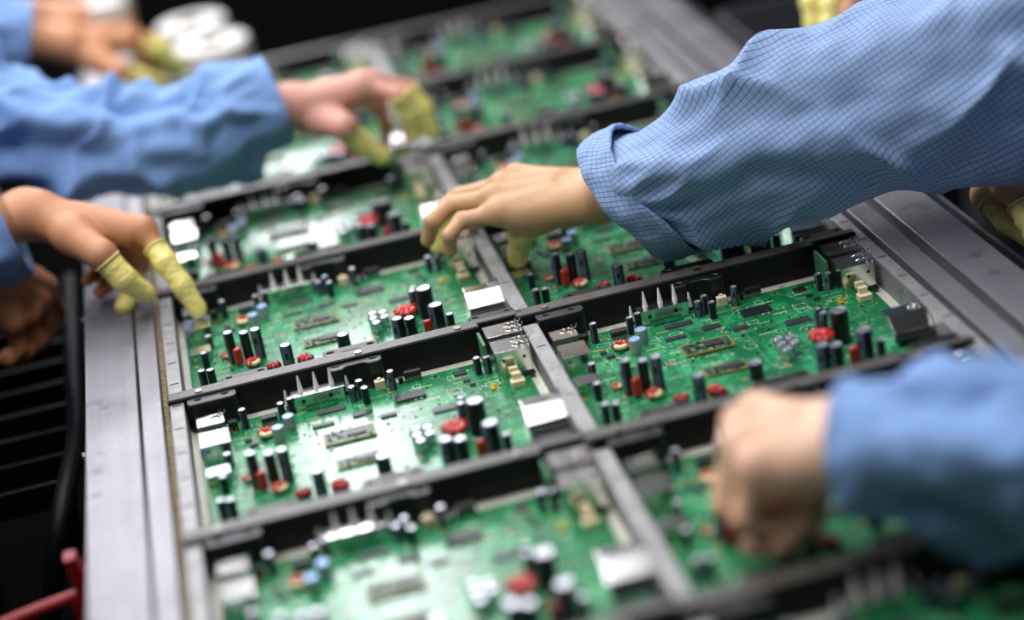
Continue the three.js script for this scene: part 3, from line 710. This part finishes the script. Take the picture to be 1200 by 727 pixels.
// the standing rest of an operator, mostly outside the frame: head, torso in the smock, trousers, shoes
function standingBody(person, x, z, face, shoulders, shirtMat, skinMat, hands) {
  const f = face, top = 0.33, hd = [x + f * 0.05, 0.545, z];
  const head = blend([
    bone(add(hd, [0, 0.03, 0]), add(hd, [f * 0.02, 0.0, 0]), 0.078, 0.074), bone(add(hd, [f * 0.03, -0.02, 0]), add(hd, [f * 0.06, -0.085, 0]), 0.058, 0.032),
    bone(add(hd, [f * 0.085, 0.005, 0]), add(hd, [f * 0.108, -0.03, 0]), 0.008, 0.013), bone(add(hd, [f * 0.085, -0.058, -0.014]), add(hd, [f * 0.085, -0.058, 0.014]), 0.009, 0.009),
    bone(add(hd, [0, 0.0, 0.078]), add(hd, [0, -0.03, 0.076]), 0.013, 0.009), bone(add(hd, [0, 0.0, -0.078]), add(hd, [0, -0.03, -0.076]), 0.013, 0.009),
    bone(add(hd, [-f * 0.02, -0.05, 0]), [x, top - 0.02, z], 0.048, 0.055)], 0.02);
  const hf = head;
  for (const s of [-1, 1]) { const eg = new THREE.SphereGeometry(0.0095, 14, 10); eg.translate(hd[0] + f * 0.0795, hd[1] + 0.004, hd[2] + s * 0.031); mesh('eye', eg, M.hair, person); }
  const hg = skinColour(netMesh(hf, [x - 0.16, top - 0.08, z - 0.12], [x + 0.2, 0.70, z + 0.12], 0.007));
  mesh('body', merged([...hands, hg]), skinMat, person);
  const hair = (a, b, c) => { const d = head(a, b, c) - 0.009, fx = (a - hd[0]) * f, y = b - hd[1]; return Math.max(d, Math.min(-(y - 0.045), fx - 0.02), -(y + 0.10), fx - 0.085); };
  mesh('hair', netMesh(hair, [x - 0.16, 0.42, z - 0.13], [x + 0.2, 0.70, z + 0.13], 0.008), M.hair, person);
  const to = [bone([x, -0.10, z - 0.05], [x, -0.10, z + 0.05], 0.125, 0.125), bone([x, 0.10, z - 0.055], [x, 0.10, z + 0.055], 0.105, 0.105), bone([x, 0.25, z - 0.07], [x, 0.25, z + 0.07], 0.095, 0.095), bone([x, 0.29, z - 0.13], [x, 0.29, z + 0.13], 0.055, 0.055), bone([x, 0.31, z], [x, 0.35, z], 0.07, 0.058)];
  for (const s of shoulders) to.push(bone([x, 0.275, z + Math.sign(s[2] - z) * 0.12], s, 0.072, 0.072));
  const tf = blend(to, 0.06), sf = (a, b, c) => Math.max(tf(a, b, c) + 0.006 * noise.noise(a * 14, b * 9, c * 14), -(b + 0.2), b - 0.37);
  mesh('shirt', netMesh(sf, [x - 0.26, -0.24, z - 0.32], [x + 0.26, 0.40, z + 0.32], 0.011), shirtMat, person);
  const legs = blend([bone([x, -0.16, z - 0.06], [x, -0.16, z + 0.06], 0.115, 0.115), ...[-1, 1].flatMap(s => [bone([x, -0.2, z + s * 0.085], [x + f * 0.01, -0.5, z + s * 0.09], 0.082, 0.058), bone([x + f * 0.01, -0.5, z + s * 0.09], [x - f * 0.01, -0.78, z + s * 0.09], 0.056, 0.045)])], 0.03);
  mesh('trousers', netMesh((a, b, c) => Math.max(legs(a, b, c), b + 0.12), [x - 0.16, -0.84, z - 0.22], [x + 0.16, -0.08, z + 0.22], 0.012), M.greyDark, person);
  for (const s of [-1, 1]) { const sg = new THREE.SphereGeometry(1, 16, 10); sg.scale(0.115, 0.045, 0.045); sg.translate(x + f * 0.04, -0.807, z + s * 0.09); mesh('shoe', sg, M.blackRubber, person); }
}
// a relaxed hand hanging from a sleeve end at p, its palm turned to the line (f = facing, s = side of the thumb)
function hangingHand(p, f, s) {
  const at = (a, b, c) => [p[0] + f * a, p[1] + b, p[2] + s * c];
  return { wrist: at(0, -0.01, 0), arm: at(-0.005, 0.07, 0),
    fingers: [0, 1, 2, 3].map(i => { const z = 0.027 - i * 0.018, l = [0.92, 1, 0.95, 0.78][i], a = 0.004 - i * 0.002; return [at(a, -0.085 + (i === 3 ? 0.008 : 0), z), at(a + 0.008, -0.085 - 0.036 * l, z), at(a + 0.02, -0.085 - 0.058 * l, z * 0.95), at(a + 0.032, -0.085 - 0.072 * l, z * 0.9)]; }),
    thumb: [at(0.008, -0.03, 0.02), at(0.02, -0.06, 0.034), at(0.03, -0.086, 0.034), at(0.036, -0.105, 0.028)] };
}
const skinOf = (hex) => { const m = M.skin.clone(); m.color = new THREE.Color(hex); return m; };
const person = (label) => thing('person', label, 'person', [0, 0, 0], 'operators along the line');

// operator with the check shirt: left hand over the centre rail, right hand resting by the edge strip
{
  const P = person('operator in blue check shirt with rolled cuff, left hand reaching over the centre rail');
  const H = { wrist: [0.098, 0.070, -0.101], arm: [0.160, 0.092, -0.056],
    fingers: [[[0.043, 0.072, -0.172], [0.019, 0.053, -0.206], [0.004, 0.034, -0.214], [-0.003, 0.018, -0.219]],
      [[0.027, 0.0745, -0.152], [-0.006, 0.063, -0.182], [-0.024, 0.044, -0.191], [-0.031, 0.023, -0.193]],
      [[0.015, 0.073, -0.132], [-0.020, 0.068, -0.155], [-0.038, 0.064, -0.138], [-0.045, 0.047, -0.142]],
      [[0.015, 0.066, -0.115], [-0.015, 0.062, -0.130], [-0.029, 0.056, -0.118], [-0.030, 0.041, -0.121]]],
    thumb: [[0.076, 0.055, -0.135], [0.046, 0.056, -0.112], [0.031, 0.040, -0.124], [0.026, 0.017, -0.134]] };
  const R = { wrist: [0.425, 0.048, -0.03], arm: [0.50, 0.09, -0.09],
    fingers: [[[0.395, 0.042, 0.022], [0.397, 0.024, 0.052], [0.398, 0.006, 0.066], [0.398, -0.010, 0.072]], [[0.408, 0.048, 0.032], [0.413, 0.028, 0.064], [0.413, 0.004, 0.074], [0.412, -0.014, 0.076]],
      [[0.424, 0.047, 0.034], [0.430, 0.026, 0.062], [0.430, 0.004, 0.070], [0.428, -0.012, 0.070]], [[0.440, 0.042, 0.030], [0.446, 0.022, 0.052], [0.446, 0.004, 0.056], [0.444, -0.010, 0.056]]],
    thumb: [[0.405, 0.040, -0.020], [0.386, 0.030, 0.000], [0.394, 0.012, 0.022], [0.410, -0.004, 0.034]] };
  const skin = skinOf(0xc3986e);
  standingBody(P, 0.66, -0.10, -1, [[0.62, 0.27, 0.06], [0.62, 0.27, -0.26]], M.shirt, skin, [handGeo(H, 0.0024), handGeo(R, 0.0034)]);
  const sp = [[0.111, 0.074, -0.072], [0.152, 0.089, -0.050], [0.208, 0.110, -0.028], [0.286, 0.128, -0.004], [0.360, 0.140, 0.021], [0.447, 0.165, 0.045], [0.546, 0.225, 0.050], [0.63, 0.275, 0.05]];
  mesh('sleeve', clothTube(sp, [[0.048, 0.046], [0.062, 0.058], [0.069, 0.064], [0.077, 0.068], [0.090, 0.076], [0.094, 0.080], [0.086, 0.080], [0.078, 0.078]], { seed: 3, along: true, amp: 0.0085, weave: 0.32, girth: 0.062, sag: 0.012, lean: -0.016, inner: 0 }), M.shirt, P);
  mesh('cuff', cuffGeo(sp, [0.049, 0.047], 0.032, { seed: 5, lean: -0.016, sag: 0.012, weave: -0.25 }), M.shirt, P);
  mesh('sleeve', clothTube([[0.452, 0.062, -0.052], [0.50, 0.09, -0.09], [0.57, 0.17, -0.18], [0.63, 0.27, -0.26]], [[0.042, 0.042], [0.05, 0.05], [0.064, 0.064], [0.075, 0.075]], { seed: 8, step: 0.006, around: 72 }), M.shirt, P);
  addCot(P, H, 0, 1.0); addCot(P, H, 1, 1.15); addCot(P, H, 4, 1.25);
  addCot(P, R, 4, 1.2); addCot(P, R, 0, 0.6);
}
// operator whose fist hangs over the nearer boards
{
  const P = person('operator in plain-looking blue sleeve, hand closed into a fist above the boards');
  const H = { wrist: [0.1130, 0.081, 0.408], arm: [0.1510, 0.082, 0.436], size: 1.1, armR: 0.016,
    fingers: [[[0.0830, 0.0800, 0.3520], [0.0697, 0.0458, 0.3540], [0.0877, 0.0316, 0.3540], [0.1058, 0.0346, 0.3540]],
      [[0.0660, 0.0870, 0.3760], [0.0520, 0.0510, 0.3780], [0.0710, 0.0360, 0.3780], [0.0900, 0.0390, 0.3780]],
      [[0.0580, 0.0850, 0.3960], [0.0447, 0.0508, 0.3980], [0.0628, 0.0366, 0.3980], [0.0808, 0.0396, 0.3980]],
      [[0.0610, 0.0790, 0.4130], [0.0498, 0.0502, 0.4150], [0.0650, 0.0382, 0.4150], [0.0802, 0.0412, 0.4150]]],
    thumb: [[0.0990, 0.058, 0.392], [0.0850, 0.038, 0.410], [0.0690, 0.028, 0.414], [0.0550, 0.026, 0.408]] };
  const skin = skinOf(0xe2b594);
  standingBody(P, 0.66, 0.42, -1, [[0.62, 0.27, 0.56], [0.62, 0.27, 0.28]], M.shirtBlue, skin, [handGeo(H, 0.003), handGeo(hangingHand([0.66, -0.13, 0.22], -1, -1), 0.004)]);
  mesh('sleeve', clothTube([[0.118, 0.080, 0.420], [0.140, 0.084, 0.440], [0.185, 0.083, 0.470], [0.25, 0.082, 0.50], [0.36, 0.12, 0.54], [0.50, 0.20, 0.56], [0.63, 0.275, 0.56]], [[0.043, 0.040], [0.064, 0.056], [0.068, 0.060], [0.070, 0.062], [0.070, 0.066], [0.072, 0.07], [0.076, 0.076]], { seed: 12, amp: 0.013, step: 0.005, around: 84, inner: 6 }), M.shirtBlue, P);
  mesh('sleeve', clothTube([[0.66, -0.10, 0.22], [0.67, 0.0, 0.235], [0.66, 0.14, 0.26], [0.64, 0.27, 0.28]], [[0.045, 0.045], [0.055, 0.055], [0.065, 0.065], [0.075, 0.075]], { seed: 9, step: 0.008, around: 60 }), M.shirtBlue, P);
}
// operator pressing a jack with the index finger
{
  const P = person('operator whose tanned left hand presses a jack with a yellow-capped index finger beside the plate');
  const H = { wrist: [-0.362, 0.113, -0.256], arm: [-0.44, 0.10, -0.25],
    fingers: [[[-0.272, 0.088, -0.212], [-0.260, 0.064, -0.190], [-0.251, 0.044, -0.180], [-0.244, 0.024, -0.174]],
      [[-0.283, 0.086, -0.232], [-0.284, 0.052, -0.232], [-0.296, 0.036, -0.222], [-0.303, 0.028, -0.208]],
      [[-0.296, 0.082, -0.250], [-0.300, 0.048, -0.252], [-0.315, 0.036, -0.244], [-0.322, 0.036, -0.230]],
      [[-0.309, 0.080, -0.264], [-0.314, 0.054, -0.264], [-0.325, 0.044, -0.256], [-0.331, 0.044, -0.244]]],
    thumb: [[-0.330, 0.098, -0.214], [-0.308, 0.086, -0.180], [-0.296, 0.064, -0.174], [-0.284, 0.047, -0.180]] };
  const R = { wrist: [-0.412, 0.074, -0.250], arm: [-0.47, 0.10, -0.20],
    fingers: [[[-0.372, 0.032, -0.286], [-0.368, 0.004, -0.298], [-0.384, -0.010, -0.294], [-0.396, -0.006, -0.284]], [[-0.380, 0.026, -0.272], [-0.376, -0.004, -0.282], [-0.392, -0.016, -0.276], [-0.404, -0.010, -0.268]],
      [[-0.390, 0.022, -0.258], [-0.388, -0.008, -0.264], [-0.404, -0.016, -0.258], [-0.414, -0.008, -0.252]], [[-0.402, 0.022, -0.244], [-0.402, -0.004, -0.246], [-0.414, -0.010, -0.242], [-0.422, -0.004, -0.238]]],
    thumb: [[-0.398, 0.056, -0.272], [-0.382, 0.036, -0.300], [-0.384, 0.012, -0.310], [-0.394, -0.004, -0.306]] };
  const skin = skinOf(0xb97f56);
  standingBody(P, -0.70, -0.08, 1, [[-0.66, 0.27, -0.23], [-0.66, 0.27, 0.08]], M.shirtBlue, skin, [handGeo(H, 0.0027), handGeo(R, 0.0034)]);
  mesh('sleeve', clothTube([[-0.380, 0.107, -0.254], [-0.41, 0.102, -0.252], [-0.46, 0.10, -0.25], [-0.53, 0.14, -0.25], [-0.60, 0.20, -0.24], [-0.67, 0.275, -0.23]], [[0.048, 0.046], [0.054, 0.05], [0.058, 0.054], [0.064, 0.06], [0.07, 0.07], [0.075, 0.075]], { seed: 21, amp: 0.009, step: 0.005, around: 84 }), M.shirtBlue, P);
  mesh('sleeve', clothTube([[-0.448, 0.088, -0.228], [-0.49, 0.11, -0.19], [-0.58, 0.19, -0.06], [-0.67, 0.275, 0.08]], [[0.042, 0.042], [0.052, 0.052], [0.065, 0.065], [0.075, 0.075]], { seed: 25, step: 0.007, around: 64 }), M.shirtBlue, P);
  addCot(P, H, 0, 0.55); addCot(P, H, 4, 1.25); addCot(P, H, 1, 1.4);
}
// operator pinching a part over the centre rail
{
  const P = person('operator with plain-looking blue sleeve, pink left hand pinching a metal part with three yellow fingertips');
  const H = { wrist: [-0.122, 0.105, -0.424], arm: [-0.168, 0.100, -0.420], size: 1.05, armR: 0.016,
    fingers: [[[-0.051, 0.114, -0.406], [-0.022, 0.100, -0.392], [-0.014, 0.078, -0.396], [-0.012, 0.058, -0.402]],
      [[-0.040, 0.106, -0.430], [-0.008, 0.090, -0.440], [0.004, 0.068, -0.440], [0.007, 0.044, -0.440]],
      [[-0.044, 0.096, -0.448], [-0.016, 0.078, -0.462], [-0.010, 0.056, -0.458], [-0.014, 0.040, -0.452]],
      [[-0.056, 0.086, -0.462], [-0.034, 0.068, -0.474], [-0.032, 0.050, -0.468], [-0.036, 0.036, -0.462]]],
    thumb: [[-0.100, 0.092, -0.408], [-0.079, 0.086, -0.380], [-0.066, 0.064, -0.388], [-0.050, 0.047, -0.390]] };
  const skin = skinOf(0xd59a86);
  standingBody(P, -0.74, -0.54, 1, [[-0.70, 0.27, -0.67], [-0.70, 0.27, -0.41]], M.shirtBlue, skin, [handGeo(H, 0.003), handGeo(hangingHand([-0.70, -0.13, -0.35], 1, -1), 0.004)]);
  mesh('sleeve', clothTube([[-0.132, 0.112, -0.424], [-0.165, 0.108, -0.420], [-0.215, 0.097, -0.417], [-0.285, 0.104, -0.425], [-0.36, 0.128, -0.45], [-0.46, 0.165, -0.51], [-0.58, 0.225, -0.60], [-0.71, 0.275, -0.67]], [[0.046, 0.044], [0.062, 0.056], [0.060, 0.056], [0.066, 0.060], [0.072, 0.066], [0.068, 0.066], [0.072, 0.07], [0.075, 0.075]], { seed: 31, amp: 0.015, step: 0.005, around: 84, inner: 6 }), M.shirtBlue, P);
  mesh('sleeve', clothTube([[-0.70, -0.10, -0.35], [-0.71, 0.0, -0.355], [-0.72, 0.14, -0.38], [-0.71, 0.27, -0.41]], [[0.045, 0.045], [0.055, 0.055], [0.065, 0.065], [0.075, 0.075]], { seed: 35, step: 0.008, around: 60 }), M.shirtBlue, P);
  addCot(P, H, 0, 1.0); addCot(P, H, 1, 1.1); addCot(P, H, 4, 1.1);
  // the part between the fingertips
  const part = thing('metal_part', 'small bright metal part held between yellow fingertips', 'part', [-0.030, 0.046, -0.397]);
  mesh('shell', box(-0.012, 0.012, -0.006, 0.006, -0.007, 0.007, 0.001), M.shield, part);
  mesh('terminal', box(-0.008, 0.008, -0.010, -0.006, -0.001, 0.001), M.tin, part);
}
// operator at the far end by the white rolls
{
  const P = person('operator at the frame end beside the white rolls, with a yellow-capped finger');
  const H = { wrist: [-0.335, 0.115, -0.83], arm: [-0.40, 0.135, -0.83],
    fingers: [[[-0.268, 0.100, -0.84], [-0.240, 0.078, -0.85], [-0.226, 0.060, -0.86], [-0.216, 0.046, -0.87]], [[-0.266, 0.100, -0.865], [-0.236, 0.074, -0.88], [-0.226, 0.054, -0.885], [-0.222, 0.040, -0.89]],
      [[-0.272, 0.096, -0.888], [-0.244, 0.068, -0.90], [-0.238, 0.048, -0.90], [-0.24, 0.036, -0.90]], [[-0.284, 0.090, -0.905], [-0.262, 0.068, -0.918], [-0.26, 0.052, -0.915], [-0.262, 0.040, -0.91]]],
    thumb: [[-0.308, 0.095, -0.812], [-0.284, 0.078, -0.79], [-0.262, 0.062, -0.80], [-0.245, 0.050, -0.815]] };
  const skin = skinOf(0xc98a60);
  standingBody(P, -0.72, -1.0, 1, [[-0.68, 0.27, -0.85], [-0.68, 0.27, -1.15]], M.shirtBlue, skin, [handGeo(H, 0.0036), handGeo({ wrist: [-0.385, 0.075, -1.20], arm: [-0.460, 0.105, -1.19], fingers: [0, 1, 2, 3].map(q => [[-0.315 - q * 0.004, 0.062, -1.18 - q * 0.018], [-0.286, 0.042, -1.18 - q * 0.018], [-0.278, 0.02, -1.18 - q * 0.018], [-0.282, 0.004, -1.18 - q * 0.017]]), thumb: [[-0.365, 0.06, -1.178], [-0.340, 0.042, -1.155], [-0.318, 0.026, -1.155], [-0.300, 0.012, -1.16]] }, 0.004)]);
  mesh('sleeve', clothTube([[-0.372, 0.126, -0.83], [-0.41, 0.14, -0.83], [-0.50, 0.18, -0.84], [-0.60, 0.235, -0.85], [-0.68, 0.27, -0.86]], [[0.042, 0.042], [0.052, 0.05], [0.06, 0.06], [0.07, 0.07], [0.075, 0.075]], { seed: 41, step: 0.007, around: 64 }), M.shirtBlue, P);
  mesh('sleeve', clothTube([[-0.41, 0.09, -1.195], [-0.45, 0.11, -1.19], [-0.50, 0.155, -1.18], [-0.58, 0.235, -1.16], [-0.68, 0.27, -1.15]], [[0.045, 0.045], [0.055, 0.055], [0.062, 0.062], [0.07, 0.07], [0.075, 0.075]], { seed: 45, step: 0.008, around: 60 }), M.shirtBlue, P);
  addCot(P, H, 0, 0.5); addCot(P, H, 4, 1.0); addCot(P, H, 1, 0.8);
}
{
  const w = thing('white_plug', 'small white plug held against the hand of the operator by the white rolls', 'plug', [-0.285, 0.118, -0.865]);
  mesh('plug_body', box(-0.016, 0.016, 0, 0.018, -0.010, 0.010, 0.002), M.white, w);
  mesh('plug_lip', box(-0.018, 0.018, 0.018, 0.021, -0.012, 0.012, 0.001), M.white, w);
}
// operator beyond the check shirt, only a fingertip and a bit of sleeve showing
{
  const P = person('operator beyond the check shirt, yellow fingertip showing over the dark parts bin');
  const H = { wrist: [0.455, 0.155, -0.40], arm: [0.52, 0.18, -0.43],
    fingers: [[[0.405, 0.125, -0.372], [0.393, 0.105, -0.352], [0.388, 0.088, -0.345], [0.385, 0.074, -0.342]], [[0.40, 0.125, -0.392], [0.385, 0.102, -0.382], [0.383, 0.082, -0.376], [0.385, 0.066, -0.372]],
      [[0.402, 0.120, -0.412], [0.39, 0.096, -0.408], [0.392, 0.078, -0.402], [0.398, 0.066, -0.396]], [[0.410, 0.112, -0.428], [0.402, 0.092, -0.426], [0.406, 0.076, -0.42], [0.412, 0.066, -0.414]]],
    thumb: [[0.438, 0.132, -0.368], [0.420, 0.112, -0.348], [0.405, 0.094, -0.342], [0.396, 0.080, -0.345]] };
  const skin = skinOf(0xcf9672);
  standingBody(P, 0.74, -0.62, -1, [[0.70, 0.27, -0.46], [0.70, 0.27, -0.78]], M.shirtBlue, skin, [handGeo(H, 0.0036), handGeo(hangingHand([0.72, -0.13, -0.83], -1, 1), 0.004)]);
  mesh('sleeve', clothTube([[0.478, 0.165, -0.41], [0.52, 0.18, -0.43], [0.60, 0.22, -0.45], [0.70, 0.27, -0.46]], [[0.042, 0.042], [0.05, 0.05], [0.064, 0.064], [0.075, 0.075]], { seed: 51, step: 0.007, around: 64 }), M.shirtBlue, P);
  mesh('sleeve', clothTube([[0.72, -0.10, -0.83], [0.73, 0.0, -0.83], [0.74, 0.14, -0.81], [0.72, 0.27, -0.78]], [[0.045, 0.045], [0.055, 0.055], [0.065, 0.065], [0.075, 0.075]], { seed: 55, step: 0.008, around: 60 }), M.shirtBlue, P);
  addCot(P, H, 0, 0.6); addCot(P, H, 1, 0.8);
}

// ------------------------------------------------------------------ things round the line
// two white rolls lying on the belt past the carrier
for (const [x, z, r, lab] of [[-0.178, -1.0, 0.047, 'white paper roll lying on the belt close to the carrier end'], [-0.196, -1.125, 0.045, 'white paper roll lying on the belt behind another white roll']]) {
  const o = thing('paper_roll', lab, 'roll', [x, -0.022, z], 'white rolls');
  mesh('paper', lathe([[0.016, 0.0], [r - 0.002, 0], [r, 0.002], [r, 0.056], [r - 0.003, 0.059], [0.016, 0.0585]], 40), M.white, o);
  mesh('core', lathe([[0.0165, 0], [0.0165, 0.060], [0.0145, 0.060], [0.0145, 0], [0.0165, 0]], 24), M.tan, o);
}
// black slatted rack below the left plate
{
  const o = thing('slatted_rack', 'black plastic rack of slanting slats below the left side plate', 'rack', [-0.362, -0.85, -0.2]);
  const rail = new THREE.CatmullRomCurve3([V(-0.008, 0.805, -0.30), V(-0.004, 0.80, -0.05), V(-0.004, 0.797, 0.06), V(-0.02, 0.78, 0.16), V(-0.05, 0.70, 0.18)]);
  const rg = new THREE.TubeGeometry(rail, 30, 0.009, 8); mesh('rim', rg, M.rackBlack, o);
  for (let i = 0; i < 9; i++) { const z = -0.28 + i * 0.05; mesh('slat', box(-0.17, -0.008, 0.772, 0.795, z, z + 0.006, 0.001), M.rackBlack, o); }
  mesh('end_panel', box(-0.18, -0.17, 0.5, 0.80, -0.3, 0.17), M.rackBlack, o);
  for (const [x, z] of [[-0.02, -0.28], [-0.02, 0.12], [-0.17, -0.28], [-0.17, 0.12]]) mesh('leg', box(x - 0.008, x + 0.008, 0, 0.79, z - 0.008, z + 0.008), M.rackBlack, o);
}
// red clamp lever on a steel rod
{
  const o = thing('clamp_lever', 'red clamp lever on a thin steel rod beside the left side plate', 'lever', [-0.349, -0.03, 0.155]);
  mesh('rod', cyl(0.0022, 0.11, 0, 0, 0, 10).rotateX(-Math.PI / 2).translate(0.006, 0.012, 0.005), M.steel, o);
  const sh = new THREE.Shape([[-0.012, -0.03], [0.010, -0.03], [0.008, 0.0], [0.002, 0.008], [-0.004, 0.03], [-0.010, 0.03], [-0.008, 0.004], [-0.013, -0.006]].map(a => new THREE.Vector2(...a)));
  mesh('clip', new THREE.ExtrudeGeometry(sh, { depth: 0.012, bevelEnabled: true, bevelSize: 0.001, bevelThickness: 0.001, bevelSegments: 1 }), M.handleRed, o);
  const h = new THREE.CatmullRomCurve3([V(-0.006, 0.0, 0.006), V(-0.06, -0.006, 0.01), V(-0.14, -0.02, 0.02)]);
  mesh('handle', new THREE.TubeGeometry(h, 12, 0.005, 8), M.handleRed, o);
}
// dark parts bin on the far right side
{
  const o = thing('parts_bin', 'dark grey parts bin past the right-hand edge trim', 'bin', [0.44, -0.85, -0.60]);
  mesh('pedestal', box(-0.05, 0.05, 0, 0.78, -0.06, 0.06), M.greyDark, o);
  mesh('tray', merged([box(-0.065, 0.09, 0.78, 0.79, -0.1, 0.1), box(-0.065, -0.06, 0.79, 0.87, -0.1, 0.1), box(0.085, 0.09, 0.79, 0.87, -0.1, 0.1), box(-0.065, 0.09, 0.79, 0.87, -0.1, -0.095), box(-0.065, 0.09, 0.79, 0.87, 0.095, 0.1)]), M.greyDark, o);
  const c = thing('cup', 'small white cup inside the dark parts bin', 'cup', [0.40, -0.06, -0.57]);
  mesh('wall', lathe([[0.014, 0], [0.018, 0.07], [0.0165, 0.07], [0.013, 0.003], [0.0001, 0.003]], 20), M.white, c);
  const k = thing('red_cap', 'small red cap lying inside the dark parts bin', 'cap', [0.425, -0.06, -0.555]);
  mesh('dome', lathe([[0.010, 0], [0.010, 0.02], [0.007, 0.028], [0.0001, 0.03]], 16), M.handleRed, k);
}
renderer.render(scene, camera);
